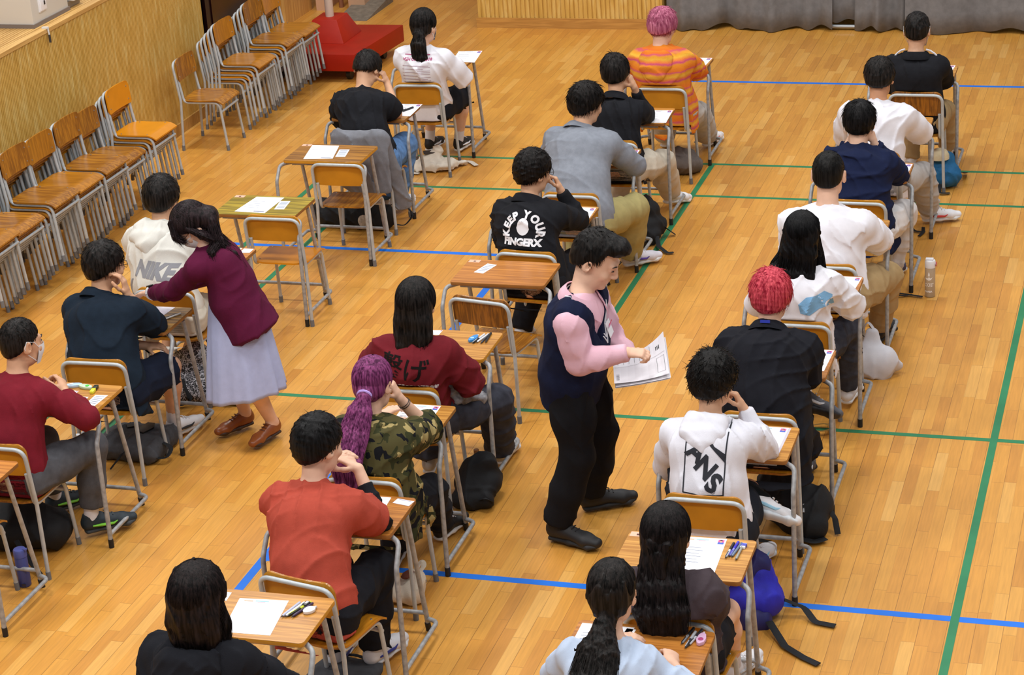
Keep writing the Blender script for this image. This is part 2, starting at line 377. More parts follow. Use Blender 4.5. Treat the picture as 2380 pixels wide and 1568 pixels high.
mb = MB(); mb.tube([(cx, cy, .46), (cx, cy, 2.3)], .04, 14); mb.obj('post', mat('cdb9a8', .4), r)
for i, (a, b_) in enumerate(((x1-.12, y0+.15), (x1-.05, y1-.2), (x0+.1, y0+.15))):
    mb = MB(); mb.tube([(a-.02, b_, .055), (a+.02, b_, .055)], .055, 14); mb.obj('wheel', mat('1b1a19', .5), r)
# ------------------------------------------------------------------ school chair and desk prototypes
TUBE = mat('b6bcbf', .38, .1, .5, .08, 30); TUBED = mat('a0a1a2', .42, .1, .5, .22, 35)
CAPG = mat('6f7174', .7); CAPB = mat('191919', .6); LABEL = mat('e8b49a', .7)
CH_BROWN = woodmat('b37720', '875316', (60, 3, 60), .32, .3); CH_BROWNV = woodmat('b0741f', '875316', (60, 60, 3), .32, .3)
CH_OR = mat('d88a10', .28, 0, .5, .06, 8, 0, 0, None, 0, 0, .3); CH_MID = woodmat('bf7d1e', 'a66a17', (50, 3, 50), .3, .3); CH_MIDV = woodmat('bf7d1e', 'a66a17', (50, 50, 3), .3, .3)
CH_BACK = mat('c2841c', .5, 0, .4, .08, 10)
SCREW = mat('b9bbbd', .3, .9)
def make_chair(kind):
    seatm, backm = {'brown': (CH_BROWN, CH_BROWNV), 'orange': (CH_OR, CH_OR), 'grain': (CH_BROWN, CH_BROWNV), 'mid': (CH_MID, CH_MIDV)}[kind]
    r = bpy.data.objects.new('school_chair', None); C.objects.link(r); r.empty_display_size = .05
    R = .0112
    # rear frame: feet, kink at the seat, leaning back, rounded top bar
    pts = [(-.205, -.185, .02), (-.192, -.165, .42), (-.190, -.205, .745), (.190, -.205, .745), (.192, -.165, .42), (.205, -.185, .02)]
    mb = MB(); mb.tube(fillet(pts, [.25, .06, .06, .25]), R, 10); bf = mb.obj('back_frame', TUBE, r)
    for sx in (-1, 1):
        mb = MB(); mb.tube([(sx*.2055, -.186, 0), (sx*.2045, -.1845, .045)], R+.0025, 10); mb.obj('foot_cap', CAPG, bf)
    for sx in (-1, 1):
        p = [(sx*.168, -.178, .60), (sx*.170, -.145, .405), (sx*.168, .165, .405), (sx*.178, .205, .02)]
        mb = MB(); mb.tube(fillet(p, [.05, .06]), R, 10); lg = mb.obj('front_leg', TUBE, r)
        mb = MB(); mb.tube([(sx*.1783, .206, 0), (sx*.177, .202, .045)], R+.0025, 10); mb.obj('foot_cap', CAPG, lg)
    mb = MB(); mb.tube([(-.170, .186, .335), (.170, .186, .335)], R*.9, 10); mb.obj('stretcher', TUBE, r)
    # seat: rounded back corners, waterfall front
    nx, ny = 14, 16; v = []; top = []
    for side, dz in ((0, 0), (1, -.011)):
        for j in range(ny):
            t = j/(ny-1); y = -.168+.372*t
            w = .186
            if y < -.10: q = (-.10-y)/.068; w = .186-.075*(1-math.sqrt(max(0, 1-q*q)))
            for i in range(nx):
                s = -1+2*i/(nx-1)
                z = .430-.008*math.sin(PI*min(1, t/.8))*(1-s*s*.6)
                if t > .78: q = (t-.78)/.22; z -= .030*q*q
                v.append((s*w, y, z+dz))
    F = []; n = nx*ny
    for j in range(ny-1):
        for i in range(nx-1):
            a = j*nx+i; F.append((a, a+1, a+nx+1, a+nx)); F.append((n+a, n+a+nx, n+a+nx+1, n+a+1))
    rim = [i for i in range(nx)]+[j*nx+nx-1 for j in range(1, ny)]+[(ny-1)*nx+i for i in range(nx-2, -1, -1)]+[j*nx for j in range(ny-2, 0, -1)]
    for a, b_ in zip(rim, rim[1:]+rim[:1]): F.append((a, n+a, n+b_, b_))
    mb = MB(); mb.add(v, F); nf = len(F)
    for sx in (-1, 1):
        for y in (-.1, .12): mb.lathe([(.006, 0), (.006, .002), (.003, .003)], (sx*.158, y, .4285), 8)
    st = mb.obj('seat', seatm, r, sharp=50); st.data.materials.append(SCREW)
    for p in list(st.data.polygons)[nf:]: p.material_index = 1
    # backrest board in front of the bar, curved
    v = []; F = []; nx, nz = 17, 20
    for side, dy in ((0, .0), (1, .011)):
        for j in range(nz):
            t = 1-(1-j/(nz-1))**2.2 if j < nz-1 else 1.; z = .585+.180*t
            for i in range(nx):
                s = -1+2*i/(nx-1); w = .187
                q = max(0, (t-.72)/.28); w -= .05*(1-math.sqrt(max(0, 1-q*q)))
                q = max(0, (.15-t)/.15); w -= .012*(1-math.sqrt(max(0, 1-q*q)))
                y = -.173-.098*(z-.60)-.012*(1-s*s)+.004
                v.append((s*w, y+dy, z))
    n = nx*nz
    for j in range(nz-1):
        for i in range(nx-1):
            a = j*nx+i; F.append((a, a+1, a+nx+1, a+nx)); F.append((n+a, n+a+nx, n+a+nx+1, n+a+1))
    rim = [i for i in range(nx)]+[j*nx+nx-1 for j in range(1, nz)]+[(nz-1)*nx+i for i in range(nx-2, -1, -1)]+[j*nx for j in range(nz-2, 0, -1)]
    for a, b_ in zip(rim, rim[1:]+rim[:1]): F.append((a, n+a, n+b_, b_))
    mb = MB(); mb.add(v, F); nf = len(F); Rx = np.array([[1, 0, 0], [0, 0, 1], [0, -1, 0.]])
    for sx in (-1, 1):
        for z in (.62, .72): mb.lathe([(.006, 0), (.006, .002), (.003, .003)], (sx*.15, -.1585-.098*(z-.6)-.004, z), 8, Rx)
    bk = mb.obj('backrest', backm, r, sharp=50)
    bk.data.materials.append(CH_BACK if kind != 'grain' else woodmat('a8691c', '74450f', (60, 60, 3), .4, .2)); bk.data.materials.append(SCREW)
    for i, p in enumerate(bk.data.polygons):
        if i >= nf: p.material_index = 2
        elif p.normal.y < -.3: p.material_index = 1
    return r
CHP = {k: make_chair(k) for k in ('brown', 'mid', 'orange', 'grain')}
USED = set()
def chair(kind, x, y, rz, label, group, z=0, pitch=0):
    o = CHP[kind] if kind not in USED else dup(CHP[kind]); USED.add(kind)
    o.location = (x, y, z); o.rotation_euler = (pitch, 0, rz); return tag(o, label, 'chair', group)

DK_TOP = {'warm': woodmat('cd9242', 'a8702c', (2.5, 55, 55), .35, .15, .40, .60), 'brown': woodmat('b27a2c', '7d511a', (2.5, 50, 50), .35, .15),
          'olive': woodmat('b59a28', '7d6a12', (2.5, 45, 45), .38, .15), 'red': woodmat('c98338', 'a56628', (2.5, 60, 60), .35, .15),
          'light': woodmat('d39a4a', 'af7630', (2.5, 50, 50), .35, .15), 'worn': woodmat('a87a2c', '63410f', (2.5, 45, 45), .4, .1)}
EDGE_OR = mat('c88a22', .4, 0, .5, .08, 10); EDGE_BR = mat('94602a', .45, 0, .5, .15, 12)
def make_desk():
    r = bpy.data.objects.new('exam_desk', None); C.objects.link(r); r.empty_display_size = .05
    W, D = .575, .385
    mb = MB(); mb.prism(rrect(W, D, .022), .7405, .7420); mb.prism(rrect(W-.004, D-.004, .022), .7385, .7406)
    mb.obj('table_top', DK_TOP['warm'], r, sharp=30)
    mb = MB(); mb.prism(rrect(W+.002, D+.002, .022), .7215, .7404); mb.obj('edge_band', EDGE_BR, r, sharp=30, bevel=.003)
    for y in (-.15, .15):
        mb = MB(); mb.box((0, y, .711), (.47, .022, .022)); mb.obj('under_rail', TUBED, r, smooth=False)
    R = .0125; y0 = -D/2
    for sx in (-1, 1):
        X = sx*W/2
        p = [(X-sx*.10, y0+.14, .708), (X+sx*.036, y0+.02, .700), (X+sx*.040, y0-.052, .60), (X+sx*.040, y0-.055, .02)]
        mb = MB(); mb.tube(fillet(p, [.05, .07]), R, 10); lg = mb.obj('leg', TUBED, r)
        mb = MB(); mb.tube([(X+sx*.040, y0-.055, 0), (X+sx*.040, y0-.055, .05)], R+.002, 10); mb.obj('foot_cap', CAPB, lg)
        mb = MB(); mb.tube([(X-sx*.016, y0+.27, .708), (X-sx*.02, y0+.44, .02)], R, 10); lg = mb.obj('brace_leg', TUBED, r)
        mb = MB(); mb.tube([(X-sx*.02, y0+.441, 0), (X-sx*.0195, y0+.428, .05)], R+.002, 10); mb.obj('foot_cap', CAPB, lg)
        p = [(X+sx*.040, y0-.055, .075), (X+sx*.042, y0+.40, .075), (X-sx*.02, y0+.425, .075)]
        mb = MB(); mb.tube(fillet(p, [.045]), R*.92, 10); mb.obj('foot_bar', TUBED, r)
    mb = MB(); mb.tube([(-W/2+.02, y0+.415, .11), (W/2-.02, y0+.415, .11)], R*.9, 10); mb.obj('cross_bar', TUBED, r)
    return r
DESK0 = make_desk(); _dk = [0]
def desk(x, y, kind, edge, label, seatlabel=False, group='exam desks in three columns', rz=0):
    o = DESK0 if _dk[0] == 0 else dup(DESK0); _dk[0] += 1
    o.location = (x, y, 0); o.rotation_euler = (0, 0, rz); tag(o, label, 'desk', group)
    for c in o.children:
        n = c.name.split('.')[0]
        if n == 'table_top': c.material_slots[0].link = 'OBJECT'; c.material_slots[0].material = DK_TOP[kind]
        if n == 'edge_band': c.material_slots[0].link = 'OBJECT'; c.material_slots[0].material = edge
    if seatlabel:
        mb = MB(); mb.box((-.245, .163, .7426), (.07, .042, .001)); sl = mb.obj('seat_label', LABEL, o, smooth=False)
        mb = MB(); mb.box((-.243, .160, .7433), (.014, .016, .0006)); mb.obj('label_mark', mat('5a3630', .7), sl, smooth=False)
    return o
# desks: (x of the right edge, y of the near edge)
HW = .2875; HD = .1925
DESKS = dict(
 R1=(1.845, 4.61, 'light', EDGE_BR, 'wooden desk of the student in the black jacket before the curtains'),
 R2=(1.815, 3.26, 'warm', EDGE_BR, 'wooden desk under the elbows of the student in a white T-shirt and grey joggers'),
 R3=(1.805, 2.23, 'red', EDGE_BR, 'wooden desk before the student in the navy sweatshirt'),
 R4=(1.80, 1.10, 'warm', EDGE_BR, 'wooden desk before the broad student in a white T-shirt with cropped hair'),
 R5=(1.78, .12, 'red', EDGE_BR, 'wooden desk before the girl with very long black hair'),
 R6=(1.792, -.967, 'red', EDGE_BR, 'wooden desk before the student with bright red hair'),
 R7=(1.768, -1.957, 'warm', EDGE_BR, 'wooden desk with rounded corner before the student in the white printed hoodie'),
 R8=(1.782, -3.15, 'light', EDGE_BR, 'light wooden desk before the girl with half-tied long dark hair'),
 R9=(1.765, -3.96, 'red', EDGE_BR, 'reddish desk before the girl in the pale blue top'),
 M1=(-.055, 4.72, 'warm', EDGE_BR, 'wooden desk before the student in the orange striped hoodie'),
 M2=(-.05, 3.34, 'warm', EDGE_BR, 'wooden desk before the student in the black shirt resting his head on a hand'),
 M3=(-.07, 2.37, 'warm', EDGE_BR, 'wooden desk before the student in the grey sweater'),
 M4=(-.055, 1.15, 'light', EDGE_BR, 'wooden desk before the student in the black jacket with a white back print'),
 M5=(-.025, .125, 'red', EDGE_BR, 'empty reddish desk with one white slip, beside the standing man'),
 M6=(-.05, -.978, 'warm', EDGE_OR, 'wooden desk with orange edge before the student in the dark red T-shirt'),
 M7=(0.0, -1.967, 'warm', EDGE_BR, 'wooden desk before the girl with the purple ponytail'),
 M8=(.14, -3.0, 'red', EDGE_BR, 'wooden desk before the student in the orange-red T-shirt'),
 M9=(.107, -3.975, 'warm', EDGE_OR, 'wooden desk with orange edge before the girl in the black hoodie'),
 L1=(-1.993, 4.74, 'warm', EDGE_BR, 'wooden desk before the girl with a black ponytail and white T-shirt'),
 L2=(-1.99, 3.265, 'warm', EDGE_BR, 'wooden desk before the student in the black T-shirt bending over'),
 L3=(-1.967, 2.268, 'brown', EDGE_OR, 'empty brown desk with orange edge, behind the grey jacket'),
 L4=(-1.998, 1.13, 'olive', EDGE_BR, 'empty desk with a yellowish olive top'),
 L5=(-2.005, .15, 'red', EDGE_BR, 'reddish desk of the student in the white hoodie, mostly behind the stooping woman'),
 L6=(-1.985, -.855, 'worn', EDGE_BR, 'worn brown desk before the student in the dark blue shirt'),
 L7=(-1.882, -1.98, 'warm', EDGE_OR, 'wooden desk before the student in the maroon sweater'),
 L8=(-1.985, -2.94, 'red', EDGE_BR, 'desk cut by the picture edge beside the black backpack and blue flask'),
)
DK = {}
for k, (x, y, kind, ed, lab) in DESKS.items():
    DK[k] = (x-HW, y+HD); desk(x-HW, y+HD, kind, ed, lab, k in ('L3', 'L4', 'M5', 'R8'))
# chairs: centre x, back-bar y, turn in degrees
CHAIRS = dict(
 R1=(1.627, 4.165, 0, 'grain', 'chair of the student in the black jacket before the curtains'),
 R2=(1.51, 2.74, 0, 'mid', 'chair of the student in a white T-shirt and grey joggers'),
 R3=(1.545, 1.755, 0, 'mid', 'chair of the student in the navy sweatshirt'),
 R4=(1.53, .61, 0, 'mid', 'chair of the broad student in a white T-shirt with cropped hair'),
 R5=(1.52, -.287, 0, 'mid', 'chair of the girl with very long black hair'),
 R6=(1.545, -1.50, 0, 'mid', 'chair of the student with bright red hair'),
 R7=(1.466, -2.433, 0, 'mid', 'chair of the student in the white printed hoodie'),
 R8=(1.555, -3.527, -5, 'mid', 'chair of the girl with half-tied long dark hair'),
 R9=(1.48, -4.45, 0, 'mid', 'chair of the girl in the pale blue top'),
 M1=(-.27, 4.19, 0, 'mid', 'chair of the student in the orange striped hoodie'),
 M2=(-.315, 2.835, 0, 'mid', 'chair of the student in the black shirt resting his head on a hand'),
 M3=(-.295, 1.70, 0, 'mid', 'chair of the student in the grey sweater'),
 M4=(-.277, .61, -4, 'mid', 'chair of the student in the black jacket with a white back print'),
 M5=(-.33, -.168, -10, 'grain', 'empty brown chair at the reddish desk beside the standing man'),
 M6=(-.34, -1.447, 0, 'mid', 'chair of the student in the dark red T-shirt'),
 M7=(-.18, -2.495, 0, 'mid', 'chair of the girl with the purple ponytail'),
 M8=(-.12, -3.50, -12, 'mid', 'worn chair of the student in the orange-red T-shirt'),
 M9=(-.15, -4.60, 0, 'mid', 'chair of the girl in the black hoodie'),
 L1=(-2.193, 4.156, 3, 'mid', 'chair of the girl with a black ponytail and white T-shirt'),
 L2=(-2.17, 2.83, 0, 'mid', 'chair draped with the grey jacket'),
 L3=(-2.105, 2.19, 0, 'brown', 'empty brown chair pushed in at the empty brown desk'),
 L4=(-2.13, 1.06, 0, 'orange', 'empty orange chair pushed in at the yellowish olive desk'),
 L5=(-2.27, -.27, 0, 'mid', 'chair of the student in the white hoodie'),
 L6=(-2.196, -1.34, 2, 'mid', 'chair of the student in the dark blue shirt'),
 L7=(-2.215, -2.44, 0, 'brown', 'chair of the student in the maroon sweater'),
 L8=(-2.30, -2.96, 0, 'mid', 'chair cut by the edge of the picture beside the blue flask'),
)
CHC = {}
for k, (x, y, a, kind, lab) in CHAIRS.items():
    a = math.radians(a); ox, oy = rotz(a)[:2, :2] @ V(0, .205); CHC[k] = (x+ox, y+oy, a)
    chair(kind, x+ox, y+oy, a, lab, 'chairs at the exam desks')
ord_ = ['first', 'second', 'third', 'fourth', 'fifth', 'sixth', 'seventh']
TOPW = ['topmost', 'second from the top', 'third from the top', 'fourth from the top', 'fifth from the top', 'lowest']
def stack(y, n, tops, name, jitter=0):
    rnd = random.Random(int(y*100)+n)
    for i in range(n):
        k = tops if i == n-1 else rnd.choice(['mid', 'brown', 'mid', 'orange'])
        w = 'lowest' if i == 0 else TOPW[n-1-i]
        chair(k, -4.36+.036*i+jitter, y+rnd.uniform(-.008, .008), -PI/2+rnd.uniform(-.02, .02), f'{w} chair in {name}', 'chairs stacked along the slatted wall', z=.0365*i)
stack(5.46, 5, 'mid', 'the stack right behind the lone chair')
stack(6.02, 6, 'brown', 'the middle stack by the dark doors')
stack(6.50, 5, 'mid', 'the stack touching the red post base')
for i, (y, n, kd) in enumerate(((3.44, 5, 'orange'), (3.01, 3, 'brown'), (2.60, 5, 'brown'), (2.18, 5, 'mid'), (1.75, 6, 'brown'), (1.28, 5, 'brown'), (.86, 6, 'mid'))):
    stack(y, n, kd, f'the {ord_[i]} wall stack counted from the lone chair')
chair('brown', -4.315, 4.86, -PI/2+.03, 'lone brown chair against the slatted wall between the stacks', 'chairs along the slatted wall')
# ------------------------------------------------------------------ smooth-union bodies
class Sdf:
    def __init__(s): s.P = []; s.cuts = []
    def cap(s, A, B, ra, rb=None, f=1, fb=None, side=None, cA=None, cB=None, k=.02, sub=False, off=0):
        A, B = V(*A), V(*B); rb = ra if rb is None else rb; fb = f if fb is None else fb
        s.P.append((A, B, ra+off, rb+off, ra*f+off, rb*fb+off, side, cA, cB, k, sub)); return s
    def ell(s, c, r, R=None, k=.02, sub=False):
        # ellipsoid: radii along the columns of R
        c = V(*c); R = np.eye(3) if R is None else R
        s.P.append((c, R, V(*r), None, None, None, None, None, None, k, sub)); return s
    def chain(s, pts, rs, f=1, side=None, k=.02, off=0, cA=None, cB=None):
        n = len(pts)-1
        for i in range(n):
            ff = f if not hasattr(f, '__len__') else f[i]; fg = f if not hasattr(f, '__len__') else f[i+1]
            s.cap(pts[i], pts[i+1], rs[i], rs[i+1], ff, fg, side, cA if i == 0 else None, cB if i == n-1 else None, k, off=off)
        return s
    def mesh(s, h, disp=None, smooth=1, cut=None):
        lo = V(9e9, 9e9, 9e9); hi = -lo
        bx = []
        for p in s.P:
            if p[3] is None: e = np.abs(p[1])@p[2]; a, b = p[0]-e, p[0]+e
            else:
                m = max(p[2:6]); a, b = np.minimum(p[0], p[1])-m, np.maximum(p[0], p[1])+m
            bx.append((a, b))
            if not p[10]: lo = np.minimum(lo, a); hi = np.maximum(hi, b)
        lo = lo-.03; n = np.ceil((hi+.03-lo)/h).astype(int)+1
        d = np.full(n, 1., np.float32)
        ax = [(lo[i]+h*np.arange(n[i])).astype(np.float32) for i in range(3)]
        for p, (a, b) in zip(s.P, bx):
            k = p[9]; mg = k+.02
            i0 = np.clip(np.floor((a-mg-lo)/h).astype(int), 0, n-1); i1 = np.clip(np.ceil((b+mg-lo)/h).astype(int)+1, 1, n)
            if (i1 <= i0).any(): continue
            sl = tuple(slice(i0[i], i1[i]) for i in range(3))
            X = ax[0][sl[0]][:, None, None]; Y = ax[1][sl[1]][None, :, None]; Z = ax[2][sl[2]][None, None, :]
            if p[3] is None:
                q = [((X-p[0][0])*p[1][0, j]+(Y-p[0][1])*p[1][1, j]+(Z-p[0][2])*p[1][2, j])/p[2][j] for j in range(3)]
                k0 = np.sqrt(q[0]**2+q[1]**2+q[2]**2)+1e-6
                k1 = np.sqrt((q[0]/p[2][0])**2+(q[1]/p[2][1])**2+(q[2]/p[2][2])**2)+1e-6
            else:
                A, B, ra, rb, fa, fb, side, cA, cB = p[:9]
                L = np.linalg.norm(B-A)+1e-6; w = (B-A)/L
                sd = V(1, 0, 0) if side is None else V(*side); sd = sd-w*(sd@w)
                if np.linalg.norm(sd) < 1e-3: sd = np.cross(w, V(0, 1, 0)) if abs(w[1]) < .9 else np.cross(w, V(0, 0, 1))
                sd = nrm(sd); ot = np.cross(w, sd)
                x, y, z = X-A[0], Y-A[1], Z-A[2]
                W = x*w[0]+y*w[1]+z*w[2]; U = x*sd[0]+y*sd[1]+z*sd[2]; T = x*ot[0]+y*ot[1]+z*ot[2]
                t = np.clip(W/L, 0, 1); wo = W-t*L
                ca = min(ra, fa) if cA is None else cA; cb = min(rb, fb) if cB is None else cB
                c = np.where(wo < 0, np.float32(ca), np.float32(cb))
                au = ra+(rb-ra)*t; av = fa+(fb-fa)*t
                q = [U/au, T/av, wo/c]
                k0 = np.sqrt(q[0]**2+q[1]**2+q[2]**2)+1e-6
                k1 = np.sqrt((q[0]/au)**2+(q[1]/av)**2+(q[2]/c)**2)+1e-6
            g = (k0*(k0-1)/k1).astype(np.float32)
            o = d[sl]
            if p[10]:
                g = -g; hh = np.clip(.5-.5*(o-g)/k, 0, 1); d[sl] = g*hh+o*(1-hh)+k*hh*(1-hh)   # smooth max(o, -shape)
            else:
                hh = np.clip(.5+.5*(o-g)/k, 0, 1); d[sl] = g*hh+o*(1-hh)-k*hh*(1-hh)
        if disp is not None or cut is not None:
            I = np.nonzero(np.abs(d) < .045); pts = np.stack([ax[i][I[i]] for i in range(3)], 1).astype(np.float64)
            v = d[I]
            if disp is not None: v = v+disp(pts)
            if cut is not None: v = np.maximum(v, cut(pts))
            d[I] = v
            if cut is not None:
                I = np.nonzero(d < -.04); pts = np.stack([ax[i][I[i]] for i in range(3)], 1); d[I] = np.maximum(d[I], cut(pts))
        return nets(d, lo, h, smooth)
def nets(d, lo, h, smooth=1):
    s = d < 0; n = np.array(d.shape)-1
    cs = [(i, j, k) for i in (0, 1) for j in (0, 1) for k in (0, 1)]
    sl = lambda a, o: a[o[0]:o[0]+n[0], o[1]:o[1]+n[1], o[2]:o[2]+n[2]]
    an = sl(s, cs[0]).copy(); al = an.copy()
    for o in cs[1:]: an |= sl(s, o); al &= sl(s, o)
    I = np.nonzero(an & ~al); m = len(I[0])
    ids = np.full(n, -1, np.int32); ids[I] = np.arange(m)
    val = {o: d[I[0]+o[0], I[1]+o[1], I[2]+o[2]] for o in cs}
    pos = np.zeros((m, 3)); cnt = np.zeros(m)
    for a in cs:
        for x in range(3):
            if a[x]: continue
            b = list(a); b[x] = 1; b = tuple(b); va, vb = val[a], val[b]
            c = (va < 0) != (vb < 0); t = np.where(c, va/np.where(c, va-vb, 1), 0)
            for y in range(3): pos[:, y] += np.where(c, a[y]+(t if y == x else 0), 0)
            cnt += c
    pos = pos/cnt[:, None]+np.stack(I, 1)
    F = []
    for x in range(3):
        y, z = (x+1) % 3, (x+2) % 3
        a = s[:-1, :-1, :-1]; e = [0, 0, 0]; e[x] = 1; b = sl(s, e)
        J = list(np.nonzero(a != b)); ok = (J[y] > 0) & (J[z] > 0); J = [q[ok] for q in J]
        def g(dy, dz):
            K = [q.copy() for q in J]; K[y] -= dy; K[z] -= dz; return ids[tuple(K)]
        q = np.stack([g(0, 0), g(1, 0), g(1, 1), g(0, 1)], 1)
        ins = s[tuple(J)]; q[~ins] = q[~ins][:, ::-1]; F.append(q)
    F = np.concatenate(F)
    F = F[(F >= 0).all(1)]
    for _ in range(smooth):
        ac = np.zeros_like(pos); ct = np.zeros(m)
        for i in range(4):
            for j in (1, 3): np.add.at(ac, F[:, i], pos[F[:, (i+j) % 4]]); np.add.at(ct, F[:, i], 1)
        pos = .5*pos+.5*ac/np.maximum(ct, 1)[:, None]
    return pos*h+lo, F
def folds(seed, amp, sc=22, st=(1, 1, .6)):
    r = np.random.RandomState(seed); D = r.normal(size=(4, 3))*V(*st); Dn = D/np.linalg.norm(D, axis=1)[:, None]*sc*r.uniform(.7, 1.5, 4)[:, None]
    ph = r.uniform(0, 6.28, (4, 4))
    def f(p):
        w = np.stack([np.sin(p@(V(3, 7, 5)+i)*1.1+ph[0, i]) for i in range(3)], 1)*.03
        q = p+w; o = 0
        for i in range(4): o = o+(1-np.abs(np.sin(q@Dn[i]*.5+ph[1, i])))**3*np.clip(.5+np.sin(p@(D[(i+1) % 4]*6)+ph[2, i]), 0, 1)
        return -amp*o+amp*.5
    return f
def blob(name, S_, m, parent, h=.008, disp=None, org=None, cut=None, smooth=1):
    v, f = S_.mesh(h, disp, smooth, cut)
    if org is not None: v = v-org
    return link_mesh(name, v, f, m, parent)

def ik(S_, W, l1, l2, hint):
    S_, W = V(*S_), V(*W); d = W-S_; L = np.linalg.norm(d); k = L/(l1+l2)*1.02
    if k > 1: l1 *= k; l2 *= k
    a = (l1*l1-l2*l2+L*L)/(2*L); hgt = math.sqrt(max(0, l1*l1-a*a)); u = d/L
    p = V(*hint)-S_; p = nrm(p-u*(p@u)); return S_+u*a+p*hgt
def hand(S_, W, d, n, right, curl=(.5, .55, .6, .65), spread=.0, sc=1., thumb=.5):
    d = nrm(d); n = V(*n); n = nrm(n-d*(n@d)); s = np.cross(n, d); th = -s if right else s
    s = -th                                            # from index side (thumb) to little finger
    S_.cap(W, W+d*.03*sc, .026*sc, .031*sc, .75, .6, s, k=.012)
    S_.cap(W+d*.03*sc, W+d*.076*sc, .033*sc, .037*sc, .5, .36, s, k=.012)
    for i, (o, L, rr) in enumerate(((-.029, .072, .0088), (-.0095, .080, .0090), (.0100, .075, .0087), (.0285, .058, .0078))):
        p = W+d*(.080-.004*abs(i-1.3))*sc+s*o*sc; a = curl[i]*.55; q = nrm(d+s*(o*spread*12))
        for fr, da in ((.46, 0), (.30, curl[i]*1.1), (.24, curl[i]*.7)):
            a += da; e = q*math.cos(a)+n*math.sin(a); p2 = p+e*L*fr*sc
            S_.cap(p, p2, rr*sc, rr*.93*sc, k=.005); p = p2
    p = W+d*.022*sc+th*.026*sc+n*.008*sc; e = nrm(d*.62+th*.75+n*.35)
    for L, b in ((.042, 0), (.032, thumb), (.026, thumb)):
        e = nrm(e*1+b*(d*.9-th*.35+n*.3)); p2 = p+e*L*sc; S_.cap(p, p2, .0108*sc, .0092*sc, k=.008); p = p2

SKIN = mat('d9a886', .55, 0, .4, .05, 30); SKIN2 = mat('c68f6b', .55, 0, .4, .05, 30); SKINP = mat('e3b79c', .55, 0, .4, .04, 30)
for _m in (SKIN, SKIN2, SKINP):
    _b = _m.node_tree.nodes['Principled BSDF']; _b.inputs['Subsurface Weight'].default_value = 0
def head_frame(yaw, pitch, roll=0):
    y, p, r = math.radians(yaw), math.radians(pitch), math.radians(roll)
    f = V(math.sin(y)*math.cos(p), math.cos(y)*math.cos(p), -math.sin(p)); rt = V(math.cos(y), -math.sin(y), 0); u = np.cross(rt, f)
    return np.stack([rt*math.cos(r)-u*math.sin(r), f, u*math.cos(r)+rt*math.sin(r)], 1)
def head_prims(S_, H, R, sc=1, detail=True, jaw=1):
    T = lambda r, f, u: H+R@V(r, f, u)*sc
    S_.ell(T(0, -.012, .022), V(.076, .094, .094)*sc, R, .02)
    S_.ell(T(0, .034, -.035), V(.064*jaw, .060, .080)*sc, R, .03)
    S_.cap(T(-.03*jaw, .03, -.085), T(.03*jaw, .03, -.085), .032*sc*jaw, k=.03)
    S_.cap(T(0, .05, -.09), T(0, .074, -.103), .034*sc, .02*sc, k=.025)
    if detail:
        S_.cap(T(-.034, .082, .020), T(.034, .082, .020), .012*sc, k=.016)
        for q in (-1, 1):
            S_.ell(T(q*.031, .103, .002), V(.016, .014, .010)*sc, R, .010, True)
            S_.cap(T(q*.031, .078, .001), T(q*.031, .079, .001), .0135*sc, k=.004)
            S_.ell(T(q*.045, .070, -.035), V(.02, .018, .018)*sc, R, .02)
        S_.chain([T(0, .092, .012), T(0, .101, -.012), T(0, .108, -.030)], [.008*sc, .010*sc, .014*sc], k=.008)
        for q in (-1, 1): S_.cap(T(q*.008, .104, -.036), T(q*.013, .098, -.037), .008*sc, k=.006)
        S_.cap(T(-.019, .089, -.062), T(.019, .089, -.062), .008*sc, f=.8, k=.006)
        S_.cap(T(-.016, .088, -.074), T(.016, .088, -.074), .009*sc, f=.8, k=.006)
    for q in (-1, 1):
        e = frame(R@V(q*1, -.45, .0), R[:, 2])
        S_.ell(T(q*.084, -.012, -.012), V(.024, .010, .036)*sc, e, .008)
        S_.ell(T(q*.094, -.003, -.010), V(.010, .008, .018)*sc, e, .006, True)
